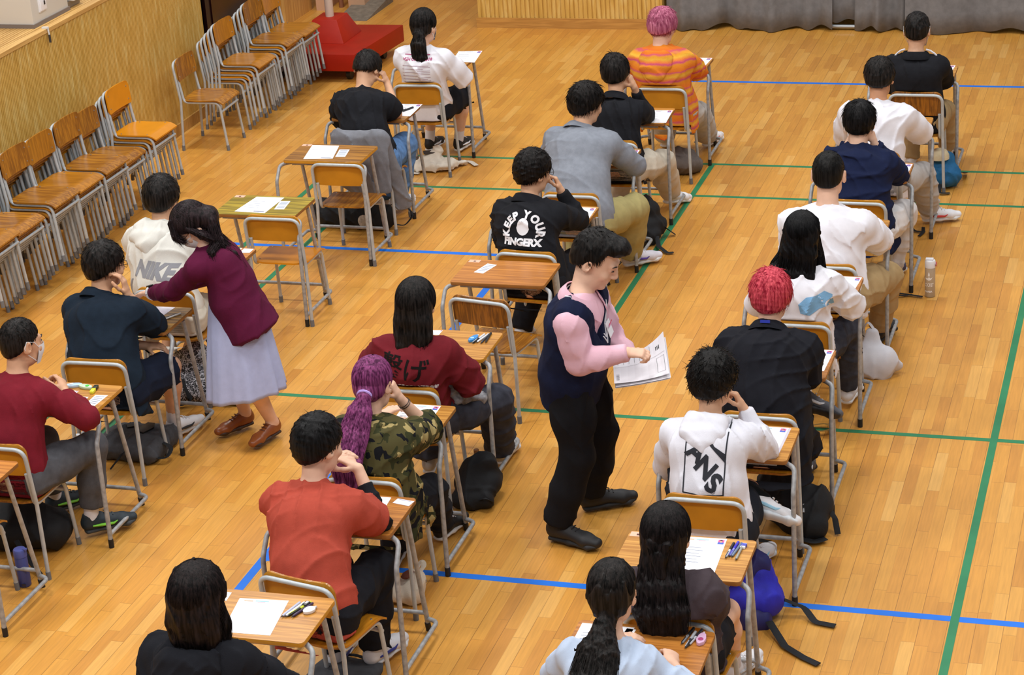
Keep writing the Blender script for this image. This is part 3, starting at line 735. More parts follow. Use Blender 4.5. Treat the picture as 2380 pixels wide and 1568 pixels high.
# ------------------------------------------------------------------ hair
def blades(mb, roots, paths, w0):
    for P_, w in zip(paths, w0):
        n = len(P_); mb.tube(P_, [max(.0006, w*(1-(i/(n-1))**2.2)) for i in range(n)], 4, caps=False)
def short_hair(H, R, m, parent, org, th=.022, line=-.005, slope=.80, nape=-.085, spike=.03, n=420, seed=1, whorl=(.012, -.05, .10), curl=0., fringe=.0, brow=None, quiff=0, sc=1., lift=.10, w=(.0013, .0027)):
    r = np.random.RandomState(seed); S_ = Sdf(); T = lambda a, b, c: H+R@V(a, b, c)*sc
    nape -= .014 if th > .016 else 0; th = th-.001; ra = V(.076+th, .092+th, .090+th); c0 = V(0, -.014, .026)
    S_.ell(T(*c0), ra*sc, R, .02)
    S_.ell(T(0, -.048, -.022), V(.068+th*.5, .052+th*.6, .078)*sc, R, .03)
    Rt = R.T
    def cut(p):
        q = (p-H)@R/sc
        a = -(q[:, 2]-line-slope*(q[:, 1]-.0))/math.sqrt(1+slope*slope)     # hairline plane
        if brow is not None: a = np.where(q[:, 1] > .040, brow-q[:, 2], a)
        low = nape-q[:, 2]
        return np.maximum(a, low)*sc
    if quiff: S_.ell(T(0, .062, .103), V(.062, .055, .026+quiff)*sc, R, .03)
    ns = folds(seed, .004, 150, (1, 1, 1))
    v, f = S_.mesh(.006*sc, ns, 1, cut)
    n = int(n*2.8); mb = MB(); wh = V(*whorl); paths = []; ws = []
    while len(paths) < n:
        a = nrm(r.normal(size=3)); q = c0+a*ra*.96
        if q[2]-line-slope*q[1] < .004 or q[2] < nape+.01 or (brow is not None and q[1] > .03): continue
        t = q-wh; nn = nrm(a/ra); t = nrm(t-nn*(t@nn)); g = V(0, 0, -1); g = g-nn*(g@nn)
        dr = nrm(t*.9+g*.5+r.normal(size=3)*.16); L = spike*r.uniform(.4, 1.0)
        P_ = [q]; e = nrm(dr+nn*lift)
        for k in range(4):
            e = nrm(e-nn*.10+g*.10+(r.normal(size=3)*curl)); P_.append(P_[-1]+e*L/3.2)
        paths.append([T(*x)-org for x in P_]); ws.append(r.uniform(*w)*sc)
    blades(mb, None, paths, ws)
    nv = len(v); V2 = np.concatenate([v-org, np.array(mb.v)]); F2 = np.concatenate([f, np.array([[i+nv for i in q] for q in mb.f])])
    return link_mesh('hair', V2, F2, m, parent)
def long_hair(H, R, m, parent, org, cap=.018, chains=(), strands=200, seed=1, line=-.03, slope=.85, nape=-.10, part=True, sc=1., wob=.006, tip=.35, w=(.0013, .0026), extra=None, back=.0):
    """cap over the skull plus hanging masses; chains: list of (points, half widths, flatness)"""
    r = np.random.RandomState(seed); S_ = Sdf(); T = lambda a, b, c: H+R@V(a, b, c)*sc
    ra = V(.076+cap, .093+cap, .090+cap); c0 = V(0, -.014, .026)
    S_.ell(T(*c0), ra*sc, R, .02)
    S_.ell(T(0, -.045, -.025), V(.068+cap*.6, .055+cap*.6, .07)*sc, R, .03)
    free = [c for c in chains if len(c) > 3]; held = [c for c in chains if len(c) == 3]; chains = [c[:3] for c in chains]
    for pts, ws, fl in held: S_.chain(pts, ws, fl, R[:, 0], .035)
    def cut(p):
        q = (p-H)@R/sc
        a = -(q[:, 2]-line-slope*q[:, 1])/math.sqrt(1+slope*slope)
        keep = np.linalg.norm(p-H, axis=1)/sc-.165
        a = np.minimum(a, np.maximum(q[:, 1]+.045, -keep*0-9)) if held else np.maximum(a, nape-q[:, 2])
        return np.minimum(a, -keep)*sc
    v, f = S_.mesh(.0065*sc, folds(seed, .007, 125, (1, 1, .15)), 1, cut)
    vs, fs = [v-org], [f]; nv = len(v)
    if free:
        S2 = Sdf()
        for pts, ws, fl, _ in free: S2.chain(pts, ws, fl, R[:, 0], .025)
        v, f = S2.mesh(.0065*sc, folds(seed+1, .007, 125, (1, 1, .15)), 1); vs.append(v-org); fs.append(f+nv); nv += len(v)
    mb = MB(); paths = []; W_ = []
    for pts, ws, fl in chains:
        pts = [V(*p) for p in pts]; n = len(pts)
        for i in range(int(strands*2.4/len(chains))):
            a = r.uniform(0, 2*PI); rad = r.uniform(.86, 1.04); s = R[:, 0]; P_ = []; end = 1-tip*.3*r.uniform(0, 1); m_ = 8; off = r.normal(size=3)*wob
            t0 = 0 if r.rand() < .6 else r.uniform(0, .5)
            for k in range(m_+1):
                t = (t0+(end+.06*r.rand()-t0)*k/m_)*(n-1); j = min(int(t), n-2); u = t-j
                p = pts[j]*(1-u)+pts[j+1]*u; wd = ws[j]*(1-u)+ws[j+1]*u; ff = fl if not hasattr(fl, '__len__') else fl[j]*(1-u)+fl[j+1]*u
                tg = nrm(pts[j+1]-pts[j]); sd = nrm(s-tg*(s@tg)); ot = np.cross(tg, sd)
                P_.append(p+sd*math.cos(a)*wd*rad+ot*math.sin(a)*wd*ff*rad+off*(k/m_)**1.5-org)
            paths.append(P_); W_.append(r.uniform(*w)*sc)
    # strands over the skull, falling from the crown
    for i in range(strands*3):
        az = r.uniform(-PI, PI)
        if extra == 'tie': pass
        P_ = []; n_ = 7; e0 = r.uniform(.05, .5); e1 = r.uniform(1.5, 2.1)
        for k in range(n_):
            e = e0+(e1-e0)*k/(n_-1); q = c0+V(math.sin(az)*math.sin(e), math.cos(az)*math.sin(e), math.cos(e))*ra*1.01
            if q[2]-line-slope*q[1] < 0: break
            P_.append(T(*q)-org)
        if len(P_) > 3: paths.append(P_); W_.append(r.uniform(*w)*.8*sc)
    blades(mb, None, paths, W_)
    vs.append(np.array(mb.v)); fs.append(np.array(mb.f)+nv)
    return link_mesh('hair', np.concatenate(vs), np.concatenate(fs), m, parent)
# ------------------------------------------------------------------ shoes (built once per last, then placed)
def shoe_sdf(sole, k=1.):
    S_ = Sdf()
    if sole:
        S_.cap((0, -.085, .014), (0, .02, .014), .036, .036, .42, .42, (1, 0, 0), k=.02); S_.cap((0, .02, .014), (.006, .125, .016), .036, .042, .42, .4, (1, 0, 0), k=.02)
        S_.cap((.006, .125, .016), (.002, .160, .02), .042, .032, .4, .4, (1, 0, 0), k=.02)
    else:
        S_.cap((0, -.08, .055), (0, -.02, .06), .033, .034, 1.2, 1.1, (1, 0, 0), k=.02); S_.cap((0, -.02, .055), (.004, .10, .038), .034, .040, 1., .75, (1, 0, 0), k=.03)
        S_.cap((.004, .10, .036), (.002, .160, .032), .040, .030, .7, .8, (1, 0, 0), k=.03); S_.cap((0, -.065, .05), (0, -.06, .10), .034, .036, 1.1, 1.1, (1, 0, 0), cB=.008, k=.02)
        S_.cap((0, .0, .085), (.002, .07, .062), .014, .012, .6, .6, (1, 0, 0), k=.02)
    return S_
_sv = shoe_sdf(False).mesh(.0055, None, 1); _ss = shoe_sdf(True).mesh(.0055, None, 1)
def shoe(ankle, toe, up, um, sm, parent, org, sc=1., accent=None, name='shoe'):
    """ankle point 9 cm above the sole; toe = direction; up = shaft direction"""
    R = frame(toe, up); o = V(*ankle)-R@V(0, -.055, .085)*sc
    u = link_mesh(name, (_sv[0]@R.T)*sc+o-org, _sv[1], um, parent)
    link_mesh('sole', (_ss[0]@R.T)*sc+o-org, _ss[1], sm, u)
    mb = MB(); Tq = lambda a, b, c: o+R@V(a, b, c)*sc-org
    for i in range(4):
        y = .015+i*.02; z = .104-.011*i
        mb.tube([Tq(-.018, y, z-.006), Tq(0, y+.004, z), Tq(.02, y, z-.006)], .0035, 6)
    mb.obj('laces', accent[0] if accent else um, u)
    if accent and len(accent) > 1:
        for q in (-1, 1):
            mb = MB(); mb.tube([Tq(q*.0415, -.06, .05), Tq(q*.041, -.01, .046), Tq(q*.0415, .05, .040), Tq(q*.037, .085, .055)], [.004, .009, .007, .003], 6); mb.obj('side_stripe', accent[1], u)
    return u
# ------------------------------------------------------------------ text and marks on cloth
def text_tris(s, size, bold=0., font_space=1.):
    c = bpy.data.curves.new('t', 'FONT'); c.body = s; c.size = size; c.offset = bold; c.align_x = 'CENTER'; c.align_y = 'CENTER'; c.space_character = font_space; c.resolution_u = 3
    o = bpy.data.objects.new('t', c); C.objects.link(o); dg = bpy.context.evaluated_depsgraph_get(); me = o.evaluated_get(dg).to_mesh()
    v = np.array([p.co[:2] for p in me.vertices]).reshape(-1, 2); f = [list(p.vertices) for p in me.polygons]
    o.evaluated_get(dg).to_mesh_clear(); bpy.data.objects.remove(o); bpy.data.curves.remove(c); return v, f
def decal(name, parts, m, parent, target, c, n, up, lift=.0025, maxlen=.016, org=V(0, 0, 0), turn=0):
    """parts: 2-D polygons [(verts, faces)], wrapped onto the target mesh along -n"""
    n = nrm(n); up = V(*up); up = nrm(up-n*(up@n)); r = np.cross(up, n)
    if turn: ca, sa = math.cos(turn), math.sin(turn); r, up = r*ca+up*sa, up*ca-r*sa
    bm = bmesh.new()
    for v, f in parts:
        vs = [bm.verts.new((p[0], p[1], 0)) for p in v]
        for q in f:
            try: bm.faces.new([vs[i] for i in q])
            except ValueError: pass
    bmesh.ops.triangulate(bm, faces=bm.faces)
    for _ in range(5):
        es = [e for e in bm.edges if e.calc_length() > maxlen]
        if not es: break
        bmesh.ops.subdivide_edges(bm, edges=es, cuts=1); bmesh.ops.triangulate(bm, faces=bm.faces)
    me = target.data; vv = np.empty(len(me.vertices)*3, np.float32); me.vertices.foreach_get('co', vv); vv = vv.reshape(-1, 3)
    t = BVHTree.FromPolygons(vv.tolist(), [list(p.vertices) for p in me.polygons])
    c = V(*c)-org; miss = []
    for vert in bm.verts:
        p = c+r*vert.co.x+up*vert.co.y; hit = t.ray_cast(Vector(p+n*.35), Vector(-n), .9)
        if hit[0] is None: miss.append(vert)
        else: vert.co = Vector(V(*hit[0])+n*lift)
    bmesh.ops.delete(bm, geom=miss, context='VERTS')
    me = bpy.data.meshes.new(name); bm.to_mesh(me); bm.free(); o = bpy.data.objects.new(name, me); C.objects.link(o); me.materials.append(m); o.parent = parent; return o
def rect2(x0, y0, x1, y1): return (np.array([(x0, y0), (x1, y0), (x1, y1), (x0, y1)]), [[0, 1, 2, 3]])
def poly2(p): return (np.array(p), [list(range(len(p)))])
def xf(part, ang=0, dx=0, dy=0, shear=0, sx=1, sy=1):
    v, f = part; v = v*V(sx, sy); v = np.stack([v[:, 0]+shear*v[:, 1], v[:, 1]], 1); c, s = math.cos(ang), math.sin(ang)
    return (np.stack([v[:, 0]*c-v[:, 1]*s+dx, v[:, 0]*s+v[:, 1]*c+dy], 1), f)
def arc_text(s, size, R, bold=0., step=None):
    out = []; ws = []
    for ch in s:
        v, f = text_tris(ch, size, bold) if ch != ' ' else (np.array([[0, 0], [size*.25, 0]]), [])
        ws.append((v[:, 0].max()-v[:, 0].min() if ch != ' ' else size*.28)+size*.08)
        out.append((v-V((v[:, 0].max()+v[:, 0].min())/2, 0), f))
    tot = sum(ws); x = -tot/2; res = []
    for (v, f), w_ in zip(out, ws):
        a = -(x+w_/2)/R; x += w_
        if f: q = xf((v, f), 0, 0, R); q = xf(q, a, 0, -R); res.append(q)
    return res
# ------------------------------------------------------------------ people
CK = [None]
def chair_cut(k, full=False):
    x, y, a = CHAIRS[k][0], CHAIRS[k][1], math.radians(CHAIRS[k][2]); Rt = rotz(a)
    def f(p):
        q = (p-V(x, y, 0))@Rt; z = q[:, 2]
        c1 = .052-.098*(z-.6)-q[:, 1]-np.maximum(0, z-.765)*2.5-np.maximum(0, np.abs(q[:, 0])-.20)*3-np.maximum(0, .40-z)*3
        c2 = np.where((q[:, 1] > .035) & (q[:, 1] < .405) & (np.abs(q[:, 0]) < .192), .436-z-(0 if full else 1)*np.maximum(0, .39-z)*3, -1)
        return np.maximum(c1, c2)
    return f
def collar_mesh(o, m, sc=1., hb=.072, hf=.025, drop=.05, tip=.03, name='collar'):
    Nk, up, fw, s, bk = o['N'], o['up'], o['fw'], o['s'], o['bk']; fw = nrm(fw-up*(fw@up)); n = 30; rows = []
    for j, (dr, hh, ft) in enumerate(((0, 0, 0), (.006, .003, 0), (.022, -.018, .45), (.034, -drop*.62, .8), (.040, -drop, 1.), (.036, -drop-.001, 1.), (.018, -.02, .45), (.002, -.004, 0))):
        row = []
        for i in range(n+1):
            a = (-1+2*i/n)*2.72; f = (1-math.cos(a))/2
            r1, r2 = .076*sc+dr, .074*sc+dr
            p = Nk+s*math.sin(a)*r1-fw*math.cos(a)*r2+fw*.010+up*(hb*(1-f)+hf*f+hh-.022)
            if abs(a) > 2.1: p = p+(fw*.35-up*1.)*tip*ft*(abs(a)-2.1)/.62+s*np.sign(a)*.012*ft
            row.append(p-o['org'])
        rows.append(row)
    k = len(rows); mb = MB(); mb.add([p for r in rows for p in r], [(j*(n+1)+i, j*(n+1)+i+1, ((j+1) % k)*(n+1)+i+1, ((j+1) % k)*(n+1)+i) for j in range(k) for i in range(n)]+[tuple(j*(n+1) for j in range(k)), tuple(j*(n+1)+n for j in range(k))][0:2])
    return mb.obj(name, m, o['top'], sharp=60)
def person(label, head, pelvis, top, bottom, hairf, yaw=0, pitch=15, roll=0, tw=None, w=1., skin=SKIN, slouch=.03, L=None, Rr=None, KL=None, KR=None, AL=None, AR=None,
           toeL=None, toeR=None, shoes=None, sh=(0, 0), vox=.006, neck=None, standing=False, socks=None, hsc=1.04, jaw=1., shx=.165, group=None, detail=True, legl=(.43, .41), nl=.172):
    H = V(*head); P = V(*pelvis); org = V(P[0], P[1], 0)
    lab, cat = label
    t = thing('person', lab, cat, org, 0, group)
    R = head_frame(yaw, pitch, roll); tw = yaw*.25 if tw is None else tw
    a = math.radians(tw); fw = V(math.sin(a), math.cos(a), 0); s = V(math.cos(a), -math.sin(a), 0)
    Rn = head_frame(yaw*.5, pitch*.45, roll*.5)
    Nk = H+Rn@V(0, -.052, -nl)*hsc if neck is None else V(*neck)         # base of the neck
    sp = Nk-P; up = nrm(sp)
    bk = nrm(-fw+up*(fw@up))
    M_ = P+sp*.36+bk*slouch; Ch = P+sp*.70+bk*slouch*1.1
    Sc = Nk-up*.085-bk*.015
    shl, shr = (sh if hasattr(sh, '__len__') else (sh, sh))
    SL = Sc-s*shx*w+V(0, 0, shl); SR = Sc+s*shx*w+V(0, 0, shr)
    for q, (SS, o) in enumerate(((SL, L), (SR, Rr))):
        if o and 'S' in o: SS[:] = V(*o['S'])
    HL = P-s*.085*w+V(0, 0, -.025); HR = P+s*.085*w+V(0, 0, -.025)
    la, lf = .285, .255; cc = chair_cut(CK[0]) if CK[0] else None
    arms = []
    for right, SS, o in ((False, SL, L), (True, SR, Rr)):
        o = dict(o or {}); q = 1 if right else -1
        Wr = V(*o['W']) if 'W' in o else SS+fw*.33+s*(-q*.08)+V(0, 0, -.19)
        hint = V(*o['E']) if 'E' in o else SS+s*q*.3+V(0, 0, -.35)
        E_ = V(*o['X']) if 'X' in o else ik(SS, Wr, la, lf, hint); arms.append((right, SS, E_, Wr, o))
    legs = []
    for right, HH, K, A, toe in ((False, HL, KL, AL, toeL), (True, HR, KR, AR, toeR)):
        q = 1 if right else -1
        A = V(*A) if A is not None else P+fw*.36+s*q*.10+V(0, 0, .09-P[2])
        hint = V(*K) if K is not None else HH+fw*.6+V(0, 0, .3)
        K_ = ik(HH, A, legl[0], legl[1], hint); legs.append((right, HH, K_, A, nrm(toe if toe is not None else fw+s*q*.15)))
    # --- skin: one continuous surface
    B = Sdf(); r_ = w*.93
    B.chain([P-up*.03, M_, Ch], [.150*r_, .128*r_, .145*r_], [.72, .74, .70], s, .05)
    B.cap(Ch, Sc-up*.02, .145*r_, .10*r_, .66, .7, s, k=.05)
    B.cap(SL, SR, .052*r_, k=.05)
    hb = H+R@V(0, -.022, -.055)
    B.cap(Nk-up*.03, hb, .054*w, .052*w, k=.03)
    for SS in (SL, SR): B.cap(Nk-up*.01, SS+(Nk-SS)*.12, .042*w, .044*w, k=.04)
    for right, SS, E_, Wr, o in arms:
        rr = min(w, 1.12)
        B.chain([SS, SS+(E_-SS)*.5, E_], [.045*rr, .042*rr, .035*rr], k=.025)
        B.chain([E_, E_+(Wr-E_)*.3, Wr], [.035*rr, .037*rr, .0245*rr], k=.02)
        hd = o.get('dir'); fd = nrm(Wr-E_); hd = nrm(V(*hd)) if hd is not None else fd
        hand(B, Wr, hd, V(*o.get('n', (0, 0, -1))), right, o.get('curl', (.5, .55, .6, .65)), o.get('spread', 0), o.get('hs', 1.), o.get('thumb', .4))
    for right, HH, K_, A, toe in legs:
        B.chain([HH, HH+(K_-HH)*.5, K_], [.078*w, .068*w, .052], k=.04)
        B.chain([K_, K_+(A-K_)*.35, A], [.050, .052, .034], k=.03); B.cap(A, A+nrm(toe)*.10+V(0, 0, -.045), .032, .025, k=.02)
    head_prims(B, H, R, hsc, detail, jaw)
    body = blob('body', B, skin, t, vox, None, org, cc)
    out = dict(t=t, body=body, H=H, R=R, org=org, SL=SL, SR=SR, N=Nk, Ch=Ch, M=M_, P=P, up=up, bk=bk, s=s, fw=fw, arms=arms, legs=legs)
    # --- top
    T_ = Sdf(); of = top.get('off', .016); hl = top.get('hem', .10); wd = top.get('w', 1.)
    hem = P-up*hl*.3+V(0, 0, -hl*.7) if not standing else P-up*hl
    hw = top.get('hemw', 1.)
    T_.chain([hem, P+up*.03, M_, Ch], [.168*w*wd*hw, .163*w*wd, .148*w*wd, .155*w*wd], [.80, .80, .78, .72], s, .05, of, cA=.032)
    T_.cap(Ch, Sc-up*.015, .153*w*wd, .11*w, .68, .62, s, k=.05, off=of)
    T_.cap(SL, SR, .050*w, k=.06, off=of)
    cl0 = top.get('collar')
    for SS in (SL, SR): T_.cap(Nk-up*(.028 if cl0 not in ('shirt', 'turtle') else .05), SS+(Nk-SS)*.1, .043*w, .047*w, k=.04, off=of)
    slv = top.get('slv', 'long'); lo = top.get('sl', of)
    for right, SS, E_, Wr, o in arms:
        fr = top.get('R' if right else 'L', None) or slv; rr = min(w, 1.12)
        if fr == 'long':
            fe = o.get('cuff', top.get('cuff', .93))
            T_.chain([SS, SS+(E_-SS)*.5, E_], [.047*rr, .045*rr, .041*rr], k=.03, off=lo)
            T_.chain([E_, E_+(Wr-E_)*.4*fe, E_+(Wr-E_)*fe], [.041*rr, .040*rr, .028*rr], k=.025, off=lo*top.get('cf', .6), cB=.018)
        else:
            Q = SS+(E_-SS)*fr
            T_.chain([SS, SS+(E_-SS)*fr*.5, Q], [.049*rr, .050*rr, .050*rr], k=.035, off=lo*1.1, cB=.024)
    for e in top.get('extra', ()): T_.cap(*e[0], **e[1])
    if top.get('hood'):
        z = top['hood']; Hd = Sdf(); e_ = np.stack([s, -bk, up], 1); bo_ = .108*w*wd+of
        pt = lambda t, x: Nk-up*t+bk*(min(1, t/.15)*slouch*1.05+bo_*min(1, .62+t*2.6)+x)
        Hd.chain([Nk+fw*.080-s*.035-up*.06, Nk+fw*.045-s*.076-up*.03, Nk-s*.088+bk*.025-up*.012, pt(.0, -.01)-s*.075, pt(.01, .012), pt(.0, -.01)+s*.075, Nk+s*.088+bk*.025-up*.012, Nk+fw*.045+s*.076-up*.03, Nk+fw*.080+s*.035-up*.06],
                 [.016, .021, .024, .026, .027, .026, .024, .021, .016], .85, None, .025)
        Hd.cap(pt(.02, -.008)-s*.045*z, pt(.02, -.008)+s*.045*z, .055*z, k=.03)
        Hd.chain([pt(.03, .0), pt(.075, .010), pt(.118*z, .008), pt(.160*z, -.006)], [.122*z, .112*z, .070*z, .026*z], [.42, .40, .45, .8], s, .03)
        Hd.ell(pt(.0, -.045)+up*.02, V(.075*z, .042, .055), e_, .02, True)
        hood_fold = folds(top.get('seed', 3)+7, .009, 60)
    cl = top.get('collar')
    if cl and cl not in ('shirt', 'turtle'):
        rn, hh = {'crew': (.009, .0), 'turtle': (.016, .02), 'shirt': (.010, .012)}.get(cl, (.009, 0))
        n_ = 10; pr = None; c_ = Nk-up*.020+fw*.012; c_ = c_+up*hh
        for i in range(n_+1):
            q = 2*PI*i/n_; p = c_+s*math.cos(q)*(.066*w)+fw*math.sin(q)*.062+up*(-.020*math.sin(q)+.010)
            if pr is not None: T_.cap(pr, p, rn, f=1.6 if cl != 'crew' else 1.2, side=nrm(p-c_), k=.012)
            pr = p
    fo = folds(top.get('seed', 3), top.get('fold', .0115), top.get('fs', 50))
    out['top'] = blob(top.get('name', 'shirt'), T_, top['m'], t, top.get('vox', .0075), fo, org, chair_cut(CK[0], True) if CK[0] else None)
    if top.get('hood'): out['hood'] = blob('hood', Hd, top['m'], out['top'], .0075, hood_fold, org)
    if cl == 'turtle': collar_mesh(out, top['m'], max(1, w)*1.02, .062, .035, .05, 0)
    if cl == 'shirt': collar_mesh(out, top['m'], max(1, w))
    # --- bottom
    if bottom:
        Bt = Sdf(); lo = bottom.get('off', .016); kind = bottom.get('kind', 'long')
        hp_ = bottom.get('hip', 1.); Bt.cap(HL, HR, .098*w*hp_, k=.06, off=lo*hp_); Bt.cap(P, P+up*.06, .150*w, .145*w, .78*hp_, .74*hp_, s, k=.05, off=.004)
        for right, HH, K_, A, toe in legs:
            if kind == 'long':
                e = bottom.get('len', .97)
                Bt.chain([HH, HH+(K_-HH)*.5, K_], [.082*w, .072*w, .056], k=.05, off=lo)
                Bt.chain([K_, K_+(A-K_)*.5, K_+(A-K_)*e], [.056, .053, .044], k=.03, off=lo*bottom.get('flare', 1.), cB=.008)
            else:
                Q = HH+(K_-HH)*bottom.get('len', .85)
                Bt.chain([HH, HH+(Q-HH)*.5, Q], [.084*w, .078*w, .072*w], k=.05, off=lo, cB=.008)
        for e in bottom.get('extra', ()): Bt.cap(*e[0], **e[1])
        out['bottom'] = blob(bottom.get('name', 'trousers'), Bt, bottom['m'], t, bottom.get('vox', .0085), folds(bottom.get('seed', 5), bottom.get('fold', .009), 45), org, cc)
    if socks:
        for right, HH, K_, A, toe in legs:
            Sk = Sdf(); u = nrm(K_-A); Sk.cap(A-u*.03, A+u*socks[1], .039, .041, k=.01, cB=.004); blob('sock', Sk, socks[0], t, .007, None, org)
    if shoes:
        for right, HH, K_, A, toe in legs:
            u = nrm(K_-A); shoe(A, toe, V(*shoes.get('upR' if right else 'upL', (0, 0, 1))), shoes['m'], shoes['sole'], t, org, shoes.get('sc', 1.), shoes.get('acc'))
    out['hsc'] = hsc; bk0 = .108*w*top.get('w', 1.)+top.get('off', .016); out['back'] = lambda t_, x=0: Nk-up*t_+bk*(min(1, t_/.15)*slouch*1.05+bk0*min(1, .62+t_*2.6)+x); hairf(H, R, t, org, out)
    # eyes and brows
    if detail:
        T2 = lambda a_, b_, c_: H+R@V(a_, b_, c_)*hsc-org
        mb = MB()
        for q in (-1, 1):
            mb.tube([T2(q*.018, .0935, .0), T2(q*.031, .0955, .0015), T2(q*.044, .0895, .0)], [.001, .0035, .001], 6)
        mb.obj('eyes', mat('1a1412', .3), t)
        mb = MB()
        for q in (-1, 1): mb.tube([T2(q*.014, .098, .022), T2(q*.03, .098, .028), T2(q*.05, .086, .022)], [.002, .0035, .0015], 6)
        mb.obj('eyebrows', mat('171210', .7), t)
    return out
def mask(o, m=None, sc=1.04):
    H, R, t, org = o['H'], o['R'], o['t'], o['org']; m = m or mat('eef1f4', .8)
    T = lambda a, b, c: H+R@V(a, b, c)*sc-org
    v = []; nx, nz = 11, 8
    for k in (0, .003):
        for j in range(nz):
            for i in range(nx):
                a = (-1+2*i/(nx-1)); u = -.015-.095*j/(nz-1); wd = .068-.010*abs(j/(nz-1)-.4)
                f = .104*math.sqrt(max(0, 1-(a*.80)**2))+.022*(1-a*a)*(1-abs(j/(nz-1)*2-.7)*.6)-.012*(j/(nz-1))
                v.append(T(a*wd, f+k, u))
    n = nx*nz; F = []
    for j in range(nz-1):
        for i in range(nx-1):
            q = j*nx+i; F += [(q, q+1, q+nx+1, q+nx), (n+q, n+q+nx, n+q+nx+1, n+q+1)]
    mb = MB(); mb.add(v, F)
    for q in (-1, 1):
        mb.tube([T(q*.066, .060, -.022), T(q*.080, .028, .012), T(q*.090, -.020, .022), T(q*.089, -.030, -.012), T(q*.081, -.008, -.048), T(q*.066, .045, -.09)], .0022, 5)
    mb.obj('face_mask', m, t)
def glasses(o, m=None, sc=1.04):
    H, R, t, org = o['H'], o['R'], o['t'], o['org']; m = m or mat('2a2826', .3, .5); T = lambda a, b, c: H+R@V(a, b, c)*sc-org
    mb = MB()
    for q in (-1, 1):
        mb.tube([T(q*.034+.023*math.cos(k/12*2*PI), .112-abs(.3*.02*math.cos(k/12*2*PI)), .0+.019*math.sin(k/12*2*PI)) for k in range(13)], .0016, 5)
        mb.tube([T(q*.057, .108, .006), T(q*.079, .06, .008), T(q*.084, -.005, .006), T(q*.084, -.02, -.01)], .0018, 5)
    mb.tube([T(-.011, .113, .002), T(.011, .113, .002)], .0016, 5)
    mb.obj('glasses', m, t)
BLACKH = hairmat('12110f', .6, '2b2624'); BROWNH = hairmat('1c1411', .6, '3a2a22')
def hs(m=BLACKH, **k): return lambda H, R, t, org, o: short_hair(H, R, m, t, org, sc=o['hsc'], **k)
WHITE_T = cloth('e6e5ec', .03, .2); BLACKC = cloth('191a1f', .15, .25); WSHOE = mat('e6e6ea', .6); WSOLE = mat('dedede', .6); BSHOE = mat('1b1b1e', .6); BSOLE = mat('242426', .7)
NAVY = cloth('141d3c', .1, .25); KHAKI = cloth('ab9168'); GREYJ = cloth('b9b6b4'); WHITEP = cloth('d9d5d4'); JEAN = cloth('5b7fae', .25, .3); DJEAN = cloth('3a3c46', .2, .3); BLKP = cloth('18191f', .15, .25)
PALEJ = cloth('bcc4d0', .12, .3); BEIGE = cloth('c9bfae'); CARGO = cloth('a79b68')
def L_(s): return (s, 'person')
def stripes_mat():
    m, nt, b = newmat('striped_knit'); L = nt.links
    tc = N(nt, 'ShaderNodeTexCoord'); sp = N(nt, 'ShaderNodeSeparateXYZ'); L.new(tc.outputs['Object'], sp.inputs[0])
    t = N(nt, 'ShaderNodeTexNoise', _Scale=9.0, _Detail=3.0); L.new(tc.outputs['Object'], t.inputs['Vector'])
    a = N(nt, 'ShaderNodeMath', operation='MULTIPLY_ADD', _1=.05, _2=0.0); L.new(t.outputs['Fac'], a.inputs[0])
    z = N(nt, 'ShaderNodeMath', operation='ADD'); L.new(sp.outputs[2], z.inputs[0]); L.new(a.outputs[0], z.inputs[1])
    k = N(nt, 'ShaderNodeMath', operation='MULTIPLY', _1=7.5); L.new(z.outputs[0], k.inputs[0]); f = N(nt, 'ShaderNodeMath', operation='FRACT'); L.new(k.outputs[0], f.inputs[0])
    r = N(nt, 'ShaderNodeValToRGB'); e = r.color_ramp.elements; e[0].position = 0; e[0].color = lin('e0842a'); e[1].position = 1; e[1].color = lin('e0842a')
    for p, c in ((.12, 'dd8a2c'), (.22, 'c04a70'), (.32, 'e07840'), (.48, 'e6b040'), (.62, 'e29a34'), (.72, 'cc5a6c'), (.80, 'e0742e')):
        q = e.new(p); q.color = lin(c)
    L.new(f.outputs[0], r.inputs[0]); L.new(r.outputs[0], b.inputs['Base Color']); b.inputs['Roughness'].default_value = .95; b.inputs['Specular IOR Level'].default_value = .1
    n2 = N(nt, 'ShaderNodeTexNoise', _Scale=220.0); L.new(tc.outputs['Object'], n2.inputs['Vector']); bp = N(nt, 'ShaderNodeBump', _Strength=.5, _Distance=.004); L.new(n2.outputs['Fac'], bp.inputs['Height']); L.new(bp.outputs[0], b.inputs['Normal'])
    return m
def camo_mat():
    m, nt, b = newmat('camouflage_cloth'); L = nt.links; tc = N(nt, 'ShaderNodeTexCoord'); prev = None
    for i, (sc, c, th) in enumerate(((9, '4f4a2c', 0), (11, 'a08f5e', .565), (13, '33351f', .56), (15, '15161a', .60))):
        if i == 0:
            prev = N(nt, 'ShaderNodeRGB'); prev.outputs[0].default_value = lin(c); prev = prev.outputs[0]; continue
        ad = N(nt, 'ShaderNodeVectorMath', operation='ADD'); ad.inputs[1].default_value = (i*7.3, i*3.1, i*5.7); L.new(tc.outputs['Object'], ad.inputs[0])
        t = N(nt, 'ShaderNodeTexNoise', _Scale=float(sc), _Detail=1.5, _Distortion=.8); L.new(ad.outputs[0], t.inputs['Vector'])
        g = N(nt, 'ShaderNodeMath', operation='GREATER_THAN', _1=th); L.new(t.outputs['Fac'], g.inputs[0])
        mx = N(nt, 'ShaderNodeMix', data_type='RGBA'); L.new(g.outputs[0], mx.inputs[0]); L.new(prev, mx.inputs[6]); mx.inputs[7].default_value = lin(c); prev = mx.outputs[2]
    L.new(prev, b.inputs['Base Color']); b.inputs['Roughness'].default_value = .9; b.inputs['Specular IOR Level'].default_value = .15
    return m
